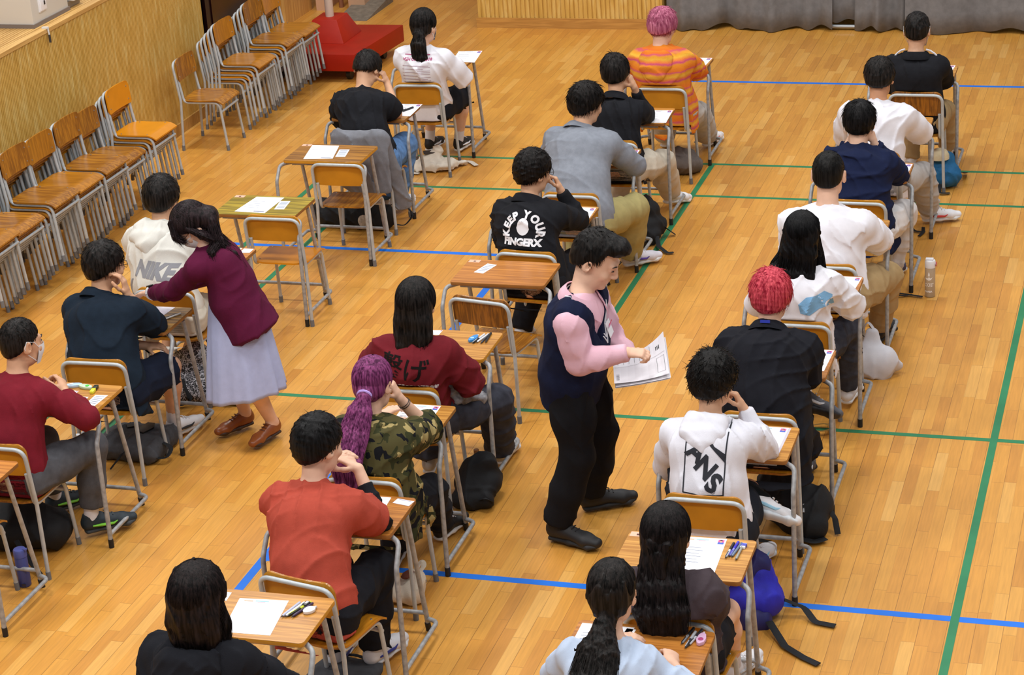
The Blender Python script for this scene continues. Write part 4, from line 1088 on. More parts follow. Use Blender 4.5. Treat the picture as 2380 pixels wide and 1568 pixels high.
FIST = (1.3, 1.4, 1.4, 1.4)
PEOPLE = {}
# ---------------------------------------------------------------- right column
CK[0] = 'R1'; PEOPLE['R1'] = o = person(L_('student in a black jacket with white shoulder piping sitting by the curtains'), (1.605, 4.40, 1.17), (1.627, 4.36, .53),
    dict(m=BLACKC, off=.022, hem=.10, collar='shirt', name='jacket'), dict(m=KHAKI, off=.02), hs(th=.014, spike=.02, n=420), pitch=14, w=1.02,
    L=dict(W=(1.48, 4.78, .78), E=(1.40, 4.5, .7)), Rr=dict(W=(1.60, 4.74, .78), E=(1.85, 4.5, .75)), KR=(1.80, 4.7, .9), AR=(1.77, 4.98, .095), toeR=(.1, 1, 0), shoes=dict(m=WSHOE, sole=WSOLE))
mask(o)
for q, S_ in ((-1, o['SL']), (1, o['SR'])):
    mb = MB(); a, c = o['N']+o['s']*q*.075, S_+o['s']*q*.02; mb.tube([a+(c-a)*k/4+V(0, -.006, .064-.012*abs(k-1.5))-o['org'] for k in range(5)], .007, 6)
    mb.obj('shoulder_piping', WHITE_T, o['top'])
CK[0] = 'R2'; PEOPLE['R2'] = person(L_('student in a loose white T-shirt and grey joggers with a foot stretched aside'), (1.505, 3.16, 1.165), (1.51, 2.91, .53),
    dict(m=WHITE_T, slv=.92, off=.026, sl=.034, hem=.13, collar='crew', seed=11), dict(m=GREYJ, off=.026, name='joggers', flare=1.2), hs(th=.026, spike=.04, n=520, seed=4), pitch=18, w=1.08, skin=SKIN2,
    L=dict(W=(1.42, 3.42, .78), E=(1.25, 3.2, .7)), Rr=dict(W=(1.60, 3.42, .78), E=(1.85, 3.25, .7)), KR=(1.92, 3.36, .8), AR=(1.80, 3.52, .10), toeR=(1, .45, 0), AL=(1.40, 3.25, .09),
    shoes=dict(m=WSHOE, sole=WSOLE, acc=(WSHOE, mat('c8372c', .6))))
CK[0] = 'R3'; PEOPLE['R3'] = person(L_('student in a navy sweatshirt resting the chin on both fists'), (1.51, 2.20, 1.145), (1.545, 1.92, .53),
    dict(m=NAVY, off=.028, hem=.16, collar='crew', seed=21, name='sweatshirt', w=1.05, cuff=.9, extra=[(((1.66, 1.97, .62), (1.73, 2.03, .34), .10, .13), dict(f=.3, fb=.22, side=(.5, .87, 0), k=.06, cB=.03))]),
    dict(m=WHITEP, off=.024), hs(hairmat('0b0a0a', .5, '191718'), th=.026, spike=.06, n=480, seed=6, nape=-.115), pitch=12, w=1.1, skin=SKINP,
    L=dict(W=(1.435, 2.23, .985), X=(1.33, 2.27, .775), dir=(.2, .35, .8), n=(.9, .1, -.2), curl=FIST), Rr=dict(W=(1.60, 2.23, .985), X=(1.745, 2.27, .775), dir=(-.2, .35, .8), n=(-.9, .1, -.2), curl=FIST),
    KR=(1.85, 2.25, .9), AR=(1.70, 2.35, .10), shoes=dict(m=mat('3b3a55', .6), sole=WSOLE))
CK[0] = 'R4'; PEOPLE['R4'] = person(L_('broad student in a white T-shirt with cropped hair and khaki trousers'), (1.50, 1.02, 1.185), (1.53, .79, .53),
    dict(m=WHITE_T, slv=.82, off=.026, sl=.03, hem=.14, collar='crew', seed=31, extra=[(((1.55, .80, .56), (1.66, .86, .44), .17, .13), dict(f=.7, fb=.6, side=(1, 0, 0), k=.06, cB=.03))]), dict(m=KHAKI, off=.028),
    hs(hairmat('0e0d0c', .5, '1c1a18'), th=.010, spike=.012, n=520, line=.004, nape=-.072, w=(.002, .004)), w=1.2, pitch=8, skin=SKINP, hsc=1.12, nl=.19,
    L=dict(W=(1.42, 1.27, .78), E=(1.2, .9, .7)), Rr=dict(W=(1.64, 1.30, .78), E=(1.95, .9, .7)), KR=(1.95, 1.15, .9), AR=(1.76, 1.28, .11), toeR=(.25, 1, 0), shoes=dict(m=BSHOE, sole=BSOLE))
def r5hair(H, R, t, org, o):
    b = o['bk']
    long_hair(H, R, hairmat('080808', .5, '151416'), t, org, cap=.020, strands=420, seed=5, nape=-.12, sc=1.03, tip=.9,
        chains=[([H+V(0, -.05, .03), H+V(-.005, -.085, -.07), H+V(-.02, -.115, -.19), H+V(-.035, -.135, -.31), H+V(-.05, -.14, -.43)], [.085, .100, .105, .095, .07], [.55, .42, .30, .25, .2]),
                ([H+V(.07, -.02, -.0), H+V(.088, -.01, -.10), H+V(.105, -.02, -.19), H+V(.125, -.05, -.30)], [.03, .028, .022, .008], .6, 1),
                ([H+V(-.07, -.02, -.0), H+V(-.09, -.03, -.10), H+V(-.13, -.07, -.17), H+V(-.14, -.08, -.26)], [.035, .035, .04, .02], .5, 1)])
CK[0] = 'R5'; PEOPLE['R5'] = o = person(L_('girl with very long straight black hair in a white T-shirt'), (1.525, -.05, 1.185), (1.52, -.13, .53),
    dict(m=WHITE_T, slv=.95, off=.022, sl=.03, hem=.2, collar='crew', seed=41, extra=[(((1.54, -.14, .60), (1.60, -.10, .36), .15, .12), dict(f=.7, fb=.5, side=(1, 0, 0), k=.06, cB=.03))]), dict(m=DJEAN, off=.018, name='jeans'), r5hair, pitch=10, w=.93, skin=SKINP,
    L=dict(W=(1.42, .2, .78), E=(1.2, 0, .7)), Rr=dict(W=(1.62, .22, .78), E=(1.90, -.05, .7)), KR=(1.75, .3, .9), AR=(1.71, .33, .115), toeR=(.1, 1, .0), shoes=dict(m=WSHOE, sole=WSOLE), socks=(WHITE_T, .10))
decal('blue_dye_mark', [poly2([(-.03, -.05), (.02, -.06), (.07, -.02), (.13, .0), (.13, .055), (.09, .075), (.05, .05), (.0, .04), (-.04, .0)])], cloth('7fb0d8'), o['top'], o['top'], (1.58, -.25, .86), (0, -1, .25), (0, 0, 1), org=o['org'])
CK[0] = 'R6'; PEOPLE['R6'] = o = person(L_('student with bright red hair in a black jacket'), (1.515, -.93, 1.175), (1.545, -1.33, .53),
    dict(m=cloth('17181f', .12, .2), off=.034, sl=.032, hem=.2, collar='shirt', seed=51, w=1.08, cuff=.95, name='jacket', extra=[(((1.62, -1.30, .66), (1.69, -1.10, .33), .14, .15), dict(f=.5, fb=.35, side=(.6, .8, 0), k=.08, cB=.03))]), dict(m=BLKP, off=.02),
    hs(hairmat('ab1334', .35, 'dd5a66', .5), th=.030, spike=.055, n=640, seed=9, nape=-.10), pitch=12, w=1.1, slouch=.05, skin=SKINP,
    L=dict(W=(1.42, -.78, .78), E=(1.15, -1.0, .7)), Rr=dict(W=(1.57, -.80, .80), X=(1.715, -1.03, .79)), KR=(1.65, -.8, .7), AR=(1.60, -.72, .10), AL=(1.65, -.84, .60), KL=(1.38, -.9, .7), toeL=(1, .05, -.3), shoes=dict(m=mat('55565c', .6), sole=mat('26262a', .6), acc=(WSHOE, WSHOE), upL=(0, .7, .7)))
mb = MB(); mb.box((0, 0, 0), (.05, .004, .014), o['R'])
q = mb.obj('neck_tag', mat('2436a8', .6), o['top'], smooth=False); q.location = Vector(o['N']+o['bk']*.112+o['up']*.028-o['org'])
VANS = mat('20232c', .8)
CK[0] = 'R7'; PEOPLE['R7'] = o = person(L_('student with curly black hair in a white hoodie with a big black back print'), (1.43, -1.96, 1.145), (1.466, -2.24, .53),
    dict(m=cloth('dfdfe8', .03, .25), off=.024, sl=.028, hem=.14, hood=.95, seed=61, name='hoodie', cuff=.9, fold=.011), dict(m=cloth('20232b'), kind='short', off=.028, name='shorts'),
    hs(hairmat('0a0909', .5, '1b1816'), th=.036, spike=.038, n=900, seed=12, curl=.32, nape=-.095), pitch=14, yaw=14, w=1.0, slouch=.05,
    L=dict(W=(1.36, -1.80, .78), E=(1.15, -2.0, .7)), AL=(1.625, -1.93, .53), KL=(1.30, -1.9, .7), toeL=(1, -.12, -.22), Rr=dict(W=(1.545, -1.85, .955), X=(1.655, -1.90, .775), dir=(-.45, .15, .85), n=(-.8, -.2, -.3), curl=FIST), tw=0,
    KR=(1.56, -1.80, .7), AR=(1.53, -1.72, .10), toeR=(.35, 1, 0), shoes=dict(m=WSHOE, sole=mat('d8dfe6', .6), acc=(WSHOE, mat('9fd0ea', .6)), upL=(0, .75, .65)), socks=(cloth('14181a'), .17))
def vans():
    W_, H_ = .195, .305; x0, x1, y0, y1 = -W_/2, W_/2, -H_/2, H_/2; b = .006; P_ = []
    P_ += [rect2(x0, y0, x1, y0+b), rect2(x0, y1-b, x1, y1), rect2(x0, y0, x0+b, y1), rect2(x1-b, y0, x1, y1)]
    # the V with the long bar running down across the box
    P_ += [poly2([(x0, y1-.035), (x0+.030, y1-.025), (x0+.040, y1-.055), (x0+.105, y1-.062), (x0+.105, y1-.084), (x0, y1-.082)])]
    P_ += [poly2([(x0+.035, y1-.015), (x0+.062, y1-.008), (x0+.045, y1-.06), (x0+.02, y1-.06)])]
    P_ += [poly2([(x0+.095, y1-.062), (x0+.125, y1-.07), (x1-.004, y0+.145), (x1-.004, y0+.185)])]
    for ch, x, y, a in (('A', -.042, .032, -.62), ('N', .004, -.032, -.72), ('S', .046, -.098, -.62)):
        P_.append(xf(text_tris(ch, .115, .005), a, x, y))
    P_.append(xf(text_tris('OFF THE WALL', .026, .0006, 1.15), 0, 0, y0-.022)); P_.append(xf(text_tris('R', .012), 0, x1-.05, y0+.022))
    P_.append((np.array([(x1-.05+.011*math.cos(k*PI/10)*(1 if i else .85), y0+.022+.011*math.sin(k*PI/10)*(1 if i else .85)) for k in range(20) for i in (0, 1)]), [[2*k, 2*k+1, (2*k+3) % 40, (2*k+2) % 40] for k in range(20)]))
    return P_
decal('back_print', vans(), VANS, o['top'], o['top'], (1.455, -2.42, .895), (.05, -1, .12), (0, 0, 1), org=o['org'], turn=-.03)
def r8hair(H, R, t, org, o):
    long_hair(H, R, hairmat('0d0b0b', .5, '231d1d'), t, org, cap=.024, strands=420, seed=15, nape=-.12, sc=1.03, tip=.8,
        chains=[([H+V(0, -.05, .02), H+V(-.0, -.09, -.08), H+V(.0, -.135, -.17), H+V(.01, -.165, -.27), H+V(.02, -.175, -.36)], [.085, .088, .10, .115, .10], [.5, .42, .3, .22, .16]),
                ([H+V(.03, -.075, .075), H+V(.03, -.115, .02), H+V(.01, -.125, -.04), H+V(0, -.13, -.12)], [.022, .024, .022, .02], .6, 1),
                ([H+V(-.03, -.075, .075), H+V(-.03, -.115, .02), H+V(-.01, -.125, -.04), H+V(0, -.13, -.12)], [.022, .024, .022, .02], .6, 1)])
CK[0] = 'R8'; PEOPLE['R8'] = person(L_('girl with half-tied long dark hair in a dark brown T-shirt and black shorts'), (1.545, -3.46, 1.11), (1.555, -3.36, .53),
    dict(m=cloth('453b40', .08, .25), slv=.95, off=.026, sl=.034, hem=.14, collar='crew', seed=71), dict(m=BLKP, kind='short', off=.02, len=.62, name='shorts'), r8hair, pitch=14, w=.95, skin=SKINP,
    L=dict(W=(1.50, -3.10, .64), E=(1.2, -3.3, .65)), Rr=dict(W=(1.60, -3.10, .64), X=(1.70, -3.37, .735)), KR=(1.72, -2.9, .9), AR=(1.655, -2.76, .10), toeR=(.35, 1, 0), shoes=dict(m=WSHOE, sole=WSOLE, acc=(WSHOE, mat('c9ccd0', .5))), socks=(WHITE_T, .09))
def r9hair(H, R, t, org, o):
    long_hair(H, R, BLACKH, t, org, cap=.016, strands=300, seed=18, nape=-.11, sc=1.03, tip=1., slope=.7,
        chains=[([H+V(0, -.09, -.055), H+V(0, -.125, -.075), H+V(-.005, -.165, -.12), o['back'](.04, .025)-o['s']*.01, o['back'](.16, .02)-o['s']*.02, o['back'](.26, .01)-o['s']*.02], [.028, .030, .055, .08, .095, .06], [.8, .9, .6, .4, .3, .2])])
    mb = MB(); c = H+V(0, -.118, -.07)-org; mb.tube([c+V(.031*math.cos(k*PI/8), -.006*math.sin(k*PI/8), .024*math.sin(k*PI/8)) for k in range(17)], .006, 6, caps=False); mb.obj('hair_tie', mat('141414', .8), t)
CK[0] = 'R9'; PEOPLE['R9'] = person(L_('girl with a black ponytail in a pale blue top writing at the lowest desk'), (1.452, -3.99, 1.13), (1.48, -4.28, .53),
    dict(m=cloth('bccbe2', .03, .2), off=.016, sl=.016, hem=.1, collar='crew', seed=81, cuff=.82), dict(m=PALEJ, off=.018), r9hair, pitch=14, w=.92, skin=SKINP,
    L=dict(W=(1.38, -3.82, .78), E=(1.15, -4.0, .72)), Rr=dict(W=(1.665, -3.93, .79), E=(1.85, -4.2, .74), dir=(-.3, 1, .1), n=(-.5, .1, -.8), curl=FIST), shoes=None)
# ---------------------------------------------------------------- middle column
STR = stripes_mat()
CK[0] = 'M1'; PEOPLE['M1'] = person(L_('student with pink hair in an orange and pink striped hoodie'), (-.30, 4.45, 1.16), (-.27, 4.40, .53),
    dict(m=STR, off=.034, sl=.034, hem=.16, hood=1.12, seed=91, name='hoodie', w=1.1), dict(m=cloth('b9b5b0', .1), off=.03, name='jeans', flare=1.4),
    hs(hairmat('a23f63', .35, 'cf7f98', .5), th=.032, spike=.055, n=620, seed=19, nape=-.105), pitch=24, yaw=10, w=1.05, skin=SKINP,
    L=dict(W=(-.42, 4.85, .78), E=(-.7, 4.5, .7)), Rr=dict(W=(-.2, 4.85, .78), E=(.05, 4.5, .7)), KR=(.05, 4.85, .9), AR=(-.13, 5.12, .10), toeR=(.3, 1, 0), AL=(-.47, 5.08, .10), shoes=dict(m=WSHOE, sole=WSOLE, acc=(WSHOE, mat('c44a3a', .6))))
CK[0] = 'M2'; PEOPLE['M2'] = person(L_('student in a black shirt leaning his temple on his right hand'), (-.365, 3.26, 1.135), (-.315, 3.0, .53),
    dict(m=BLACKC, off=.024, sl=.026, hem=.12, collar='shirt', seed=101, cuff=.82), dict(m=BEIGE, off=.03, flare=1.3), hs(th=.026, spike=.045, n=520, seed=22), pitch=16, yaw=-4, roll=-6, w=1.0,
    L=dict(W=(-.42, 3.5, .78), E=(-.7, 3.2, .7)), Rr=dict(W=(-.245, 3.30, 1.02), X=(-.20, 3.42, .775), dir=(-.35, -.05, 1), n=(-.9, .1, .1), curl=(.9, 1., 1.1, 1.2)), KR=(.10, 3.35, .9), AR=(-.10, 3.66, .12), toeR=(.5, .9, -.2), shoes=dict(m=WSHOE, sole=WSOLE))
def wavy(**k): return hs(hairmat('0d0b0a', .5, '201b19'), **k)
CK[0] = 'M3'; PEOPLE['M3'] = person(L_('student in a grey knit sweater and khaki cargo trousers looking to the side'), (-.345, 2.40, 1.165), (-.295, 1.88, .53),
    dict(m=cloth('878c96', .1, .5), off=.034, sl=.034, hem=.14, collar='turtle', seed=111, name='sweater', w=1.08, fold=.007), dict(m=CARGO, off=.034, flare=1.5), wavy(th=.036, spike=.05, n=640, seed=25, nape=-.085, curl=.12), pitch=14, yaw=42, w=1.14, tw=8,
    L=dict(W=(-.45, 2.55, .78), E=(-.75, 2.3, .75)), Rr=dict(W=(-.22, 2.58, .79), E=(.1, 2.2, .74)), KR=(.15, 2.25, .9), AR=(-.10, 2.40, .105), toeR=(1, .85, 0), AL=(-.42, 2.2, .09), shoes=dict(m=mat('dad9e4', .5), sole=WSOLE, acc=(WSHOE, mat('4b2f8e', .5)), sc=1.05))
CK[0] = 'M4'; PEOPLE['M4'] = o = person(L_('student with glasses in a black jacket with a white lettered back print'), (-.315, 1.01, 1.145), (-.277, .77, .53),
    dict(m=BLACKC, off=.032, sl=.03, hem=.16, collar='shirt', seed=121, name='jacket', cuff=.9, extra=[(((-.25, .84, .62), (-.20, .95, .42), .15, .15), dict(f=.6, fb=.5, side=(.7, .7, 0), k=.08, cB=.03))]), dict(m=BLKP, off=.03), wavy(th=.030, spike=.045, n=560, seed=28, nape=-.09), pitch=12, yaw=38, w=1.02, tw=6, slouch=.05,
    L=dict(W=(-.42, 1.28, .78), E=(-.6, 1.0, .7)), Rr=dict(W=(-.19, 1.14, .985), X=(-.095, 1.185, .775), dir=(-.35, .1, .9), n=(-.8, -.3, -.2), curl=FIST), AL=(-.46, .98, .09), shoes=dict(m=WSHOE, sole=WSOLE))
glasses(o)
def keep():
    P_ = arc_text('KEEP YOUR', .062, .105, .0035); P_ = [xf(p, 0, 0, .0) for p in P_]
    P_.append(xf(text_tris('FINGERX', .058, .0035, 1.), 0, 0, -.165))
    e = [(.036*math.cos(a)*(1+.12*(math.sin(a) < 0)), .052*math.sin(a)) for a in np.linspace(0, 2*PI, 28)[:-1]]; P_.append(xf(poly2(e), 0, 0, -.072))
    return P_
decal('back_print', keep(), mat('e9e9ee', .8), o['top'], o['top'], (-.305, .62, .985), (-.0, -1, .22), (0, 0, 1), org=o['org'], turn=-.04)
def m6hair(H, R, t, org, o):
    long_hair(H, R, BLACKH, t, org, cap=.026, strands=420, seed=31, nape=-.12, sc=1.03, tip=.7,
        chains=[([H+V(0, -.045, .03), H+V(-.0, -.075, -.07), H+V(-.0, -.09, -.15), H+V(-.0, -.115, -.22)], [.09, .104, .10, .07], [.6, .55, .5, .35]),
                ([H+V(-.05, -.08, -.12), H+V(-.055, -.12, -.20), H+V(-.045, -.135, -.27)], [.035, .03, .012], .5)])
CK[0] = 'M6'; PEOPLE['M6'] = o = person(L_('student with chin-length black hair in a dark red T-shirt'), (-.30, -1.24, 1.16), (-.34, -1.25, .53),
    dict(m=cloth('6e1b24', .08, .25), slv=.95, off=.024, sl=.03, hem=.16, collar='crew', seed=131), dict(m=DJEAN, off=.03, flare=1.4, name='jeans'), m6hair, pitch=8, w=.98, tw=0,
    L=dict(W=(-.40, -1.02, .68), E=(-.65, -1.1, .7)), Rr=dict(W=(-.25, -1.03, .68), E=(.05, -1.3, .75)), KR=(.15, -.95, .9), AR=(-.075, -.73, .10), toeR=(.1, 1, 0), shoes=dict(m=mat('a9a6a2', .6), sole=WSOLE))
ink = cloth('120c0b')
decal('back_print', [xf(text_tris('繋', .135, .0015), -.06, -.066, .01), xf(text_tris('げ', .135, .0015), -.06, .066, .0)], ink, o['top'], o['top'], (-.33, -1.45, .86), (0, -1, .15), (0, 0, 1), org=o['org'], turn=-.05)
decal('small_print', [xf(text_tris('〜の仲〜ロ手のつ〜と研究会部', .020, .0006), 0, 0, 0)], mat('d9cfd0', .8), o['top'], o['top'], (-.30, -1.44, .775), (0, -1, .15), (0, 0, 1), org=o['org'], turn=-.06)
b = Sdf(); b.cap((-.20, -1.20, .66), (-.14, -1.13, .60), .055, .05, .7, k=.03).cap((-.15, -1.17, .60), (-.06, -1.05, .55), .06, .055, .6, k=.03)
blob('tied_jacket', b, mat('8d8d92', .9, 0, .2, .5, 30), o['t'], .007, folds(3, .02, 60), o['org'])
def m7hair(H, R, t, org, o):
    m = hairmat('561a47', .35, '93497c', .42)
    long_hair(H, R, m, t, org, cap=.016, strands=360, seed=35, nape=-.11, sc=1.03, tip=1., slope=.7,
        chains=[([H+V(0, -.095, -.0), H+V(-.0, -.135, -.02), H+V(-.012, -.17, -.08), o['back'](.04, .055)-o['s']*.02, o['back'](.14, .075)-o['s']*.035, o['back'](.27, .035)-o['s']*.05, o['back'](.34, .015)-o['s']*.055], [.026, .030, .062, .080, .082, .06, .02], [.8, .8, .55, .42, .36, .3, .3])])
    mb = MB(); c = H+V(0, -.128, -.014)-org; mb.tube([c+V(.033*math.cos(k*PI/8), -.006*math.sin(k*PI/8), .026*math.sin(k*PI/8)) for k in range(17)], .008, 6, caps=False); mb.obj('hair_tie', mat('b79be0', .6), t)
CK[0] = 'M7'; PEOPLE['M7'] = o = person(L_('girl with a purple ponytail in a camouflage hoodie'), (-.205, -2.17, 1.12), (-.18, -2.33, .53),
    dict(m=camo_mat(), off=.034, sl=.036, hem=.16, hood=.7, seed=141, name='hoodie', cuff=.35, w=1.08, extra=[(((-.12, -2.32, .62), (-.06, -2.16, .36), .14, .12), dict(f=.6, fb=.5, side=(.7, .7, 0), k=.08, cB=.03))]), dict(m=BLKP, off=.026), m7hair, pitch=14, yaw=8, w=.98, skin=SKINP,
    L=dict(W=(-.32, -1.85, .78), E=(-.5, -2.1, .7)), Rr=dict(W=(-.13, -2.04, .985), X=(-.035, -1.93, .775), dir=(-.35, -.05, .9), n=(-.8, -.1, .1), curl=(.6, .7, .8, .9)), KR=(.05, -1.9, .8), AR=(-.11, -1.66, .10), toeR=(.25, 1, 0), shoes=dict(m=BSHOE, sole=WSOLE, acc=(WSHOE,)))
mb = MB(); a = o['arms'][1]; u = nrm(a[2]-a[3]); c = a[3]+u*.04-o['org']; s1 = nrm(np.cross(u, V(0, 0, 1))); s2 = np.cross(u, s1)
for dz in (0, .012): mb.tube([c+u*dz+(s1*math.cos(k*PI/6)+s2*math.sin(k*PI/6))*.031 for k in range(13)], .002, 5, caps=False)
mb.obj('bracelet', mat('161616', .5), o['t'])
CK[0] = 'M8'; PEOPLE['M8'] = person(L_('student in an orange-red T-shirt over black sleeves with clasped hands'), (-.175, -2.96, 1.165), (-.12, -3.33, .53),
    dict(m=cloth('b04a3a', .06, .25), slv=.92, off=.026, sl=.032, hem=.17, collar='crew', seed=151), dict(m=BLKP, off=.024), hs(hairmat('0b0b0b', .5, '1b1a1b'), th=.024, spike=.035, n=620, seed=38, nape=-.10), pitch=12, yaw=28, tw=3, w=1.02, skin=SKINP, hsc=1.09,
    L=dict(W=(-.21, -2.80, .985), X=(-.33, -2.86, .775), dir=(.75, .1, .45), n=(.3, .2, -.6), curl=(.5, .5, .6, .6)), Rr=dict(W=(-.045, -2.84, .99), X=(.065, -2.93, .775), dir=(-.8, .1, .35), n=(-.2, -.3, -.8), curl=(.45, .5, .5, .55)),
    KR=(.06, -2.85, .9), AR=(-.015, -2.95, .115), toeR=(.3, 1, 0), shoes=dict(m=mat('dcdde2', .55), sole=mat('d4d8de', .5), acc=(WSHOE, mat('28307e', .5)), sc=1.05), socks=(WHITE_T, .05))
o = PEOPLE['M8']; b = Sdf(); a = o['arms'][1]; b.chain([a[1], a[2]], [.05, .046], k=.03, off=.008).chain([a[2], a[2]+(a[3]-a[2])*.7], [.046, .036], k=.03, off=.006, cB=.006)
blob('under_sleeve', b, BLACKC, o['t'], .0075, folds(9, .012, 40), o['org'])
def m9hair(H, R, t, org, o):
    long_hair(H, R, hairmat('0f0c0c', .5, '271e1d'), t, org, cap=.030, strands=460, seed=41, nape=-.12, sc=1.05, tip=.6,
        chains=[([H+V(0, -.045, .03), H+V(.0, -.075, -.06), H+V(.01, -.085, -.13), H+V(.02, -.09, -.175)], [.095, .108, .105, .085], [.62, .6, .5, .4]), ([H+V(.07, -.01, -.02), H+V(.10, -.02, -.10), H+V(.115, -.04, -.165)], [.04, .035, .015], .6, 1)])
    mb = MB(); c = H+V(.01, -.03, .135)-org; mb.tube([c+V(.016*math.cos(k*PI/8), 0, .018*math.sin(k*PI/8)) for k in range(-1, 10)], .004, 6); mb.obj('hair_loop', hairmat('0f0c0c', .5, '271e1d'), t)
CK[0] = 'M9'; PEOPLE['M9'] = person(L_('girl with a brown-black bob and a small hair loop in a black hoodie'), (-.115, -4.40, 1.18), (-.15, -4.43, .53),
    dict(m=cloth('17181e', .1, .3), off=.032, sl=.034, hem=.14, hood=1.2, seed=161, name='hoodie', w=1.05), dict(m=PALEJ, off=.03, flare=1.5, name='jeans'), m9hair, pitch=8, w=.98, hsc=1.06, skin=SKINP,
    L=dict(W=(-.22, -4.15, .66), E=(-.5, -4.3, .7)), Rr=dict(W=(-.07, -4.15, .66), E=(.25, -4.3, .7)), KR=(.08, -4.0, .9), AR=(-.02, -3.72, .10), shoes=dict(m=WSHOE, sole=WSOLE))
# ---------------------------------------------------------------- left column
def l1hair(H, R, t, org, o):
    long_hair(H, R, BLACKH, t, org, cap=.020, strands=300, seed=45, nape=-.11, sc=1.03, tip=.9, slope=.7,
        chains=[([H+V(0, -.09, -.02), H+V(-.005, -.12, -.05), H+V(-.01, -.14, -.12), H+V(-.0, -.16, -.22), H+V(.01, -.165, -.30)], [.028, .04, .066, .06, .025], [.8, .8, .55, .45, .35])])
CK[0] = 'L1'; PEOPLE['L1'] = o = person(L_('girl with a black ponytail in a white T-shirt with small red print'), (-2.17, 4.36, 1.17), (-2.193, 4.36, .53),
    dict(m=WHITE_T, slv=.95, off=.026, sl=.034, hem=.10, collar='crew', seed=171), dict(m=BLKP, kind='short', off=.03, len=.9, name='shorts'), l1hair, pitch=10, yaw=14, tw=0, w=.98, skin=SKINP,
    L=dict(W=(-2.3, 4.8, .78), E=(-2.5, 4.4, .7)), Rr=dict(W=(-2.10, 4.62, .70), E=(-1.8, 4.4, .7)), AL=(-2.36, 4.80, .10), AR=(-2.12, 4.82, .10), KR=(-1.95, 4.8, .9), toeL=(.1, 1, .0), shoes=dict(m=BSHOE, sole=WSOLE, acc=(WSHOE, WSHOE)), socks=(WHITE_T, .13))
mask(o)
decal('back_print', [xf(text_tris('HIGH COURT 2018', .028, .001), 0, 0, .11), rect2(-.11, .14, .1, .146)], mat('b8487a', .8), o['top'], o['top'], (-2.19, 4.17, .84), (0, -1, .15), (0, 0, 1), org=o['org'])
decal('print_lines', [rect2(-.12+.0*k, .06-.026*k, (.1, .06, .11, .02, .09, .1)[k], .0635-.026*k) for k in range(6)]+[rect2(.02, .048-.026*k, .11, .051-.026*k) for k in range(5)], mat('a98a94', .8), o['top'], o['top'], (-2.19, 4.17, .84), (0, -1, .15), (0, 0, 1), org=o['org'])
CK[0] = 'L2'; PEOPLE['L2'] = person(L_('student in a black T-shirt bending his head over the desk'), (-2.30, 3.42, 1.085), (-2.17, 3.0, .53),
    dict(m=BLACKC, slv=.82, off=.026, sl=.028, hem=.15, collar='crew', seed=181), dict(m=JEAN, off=.03, flare=1.5, name='jeans'), hs(th=.024, spike=.035, n=520, seed=48, nape=-.095), pitch=52, yaw=8, w=1.02, slouch=.05,
    L=dict(W=(-2.35, 3.5, .78), E=(-2.6, 3.3, .72)), Rr=dict(W=(-2.17, 3.46, .97), X=(-2.06, 3.32, .775), dir=(-.3, 0, .9), n=(-.8, 0, -.3), curl=FIST), KR=(-2.0, 3.5, .9), AR=(-2.12, 3.30, .12), toeR=(.25, 1, 0), shoes=dict(m=WSHOE, sole=WSOLE))
CK[0] = 'L5'; PEOPLE['L5'] = o = person(L_('student in a white hoodie with a grey sports print, partly behind the stooping woman'), (-2.45, .22, 1.17), (-2.33, -.10, .53),
    dict(m=cloth('dcdad2', .03, .3), off=.032, sl=.03, hem=.18, hood=1.05, seed=191, name='hoodie'), dict(m=cloth('d3ccbd', .05), off=.03, kind='short', name='shorts'), hs(th=.034, spike=.04, n=560, seed=52, nape=-.10), pitch=12, w=1.04, slouch=.04,
    L=dict(W=(-2.4, .3, .78), E=(-2.7, .1, .7)), Rr=dict(W=(-2.2, .3, .78), E=(-2.0, .1, .7)), AR=(-2.42, .12, .10), AL=(-2.55, .15, .10), KR=(-2.1, .2, .8), toeR=(0, 1, 0), shoes=dict(m=BSHOE, sole=mat('c05a3a', .6), acc=(WSHOE, mat('c05a3a', .6))), socks=(WHITE_T, .12))
def nike():
    P_ = [xf(text_tris('NIKE', .105, .006), 0, .0, .05, .22, 1.05, 1.25)]
    a = [(-.14, -.02), (-.16, -.07), (-.13, -.115), (-.07, -.10), (.03, -.055), (.16, .0), (.02, -.075), (-.06, -.135), (-.12, -.155), (-.17, -.13), (-.185, -.08), (-.165, -.03)]
    n = 6; P_.append((np.array(a), [[0, 1, 10, 11], [1, 2, 9, 10], [2, 3, 8, 9], [3, 4, 7, 8], [4, 5, 6, 7]])); return P_
decal('back_print', nike(), mat('8f9096', .85), o['top'], o['top'], (-2.38, -.26, .80), (0, -1, .18), (0, 0, 1), org=o['org'], turn=-.12)
decal('navy_panel', [poly2([(.08, -.05), (.14, -.04), (.13, .07), (.09, .08)])], cloth('1b2f63'), o['top'], o['top'], (-2.33, -.26, .74), (0, -1, .18), (0, 0, 1), org=o['org'])
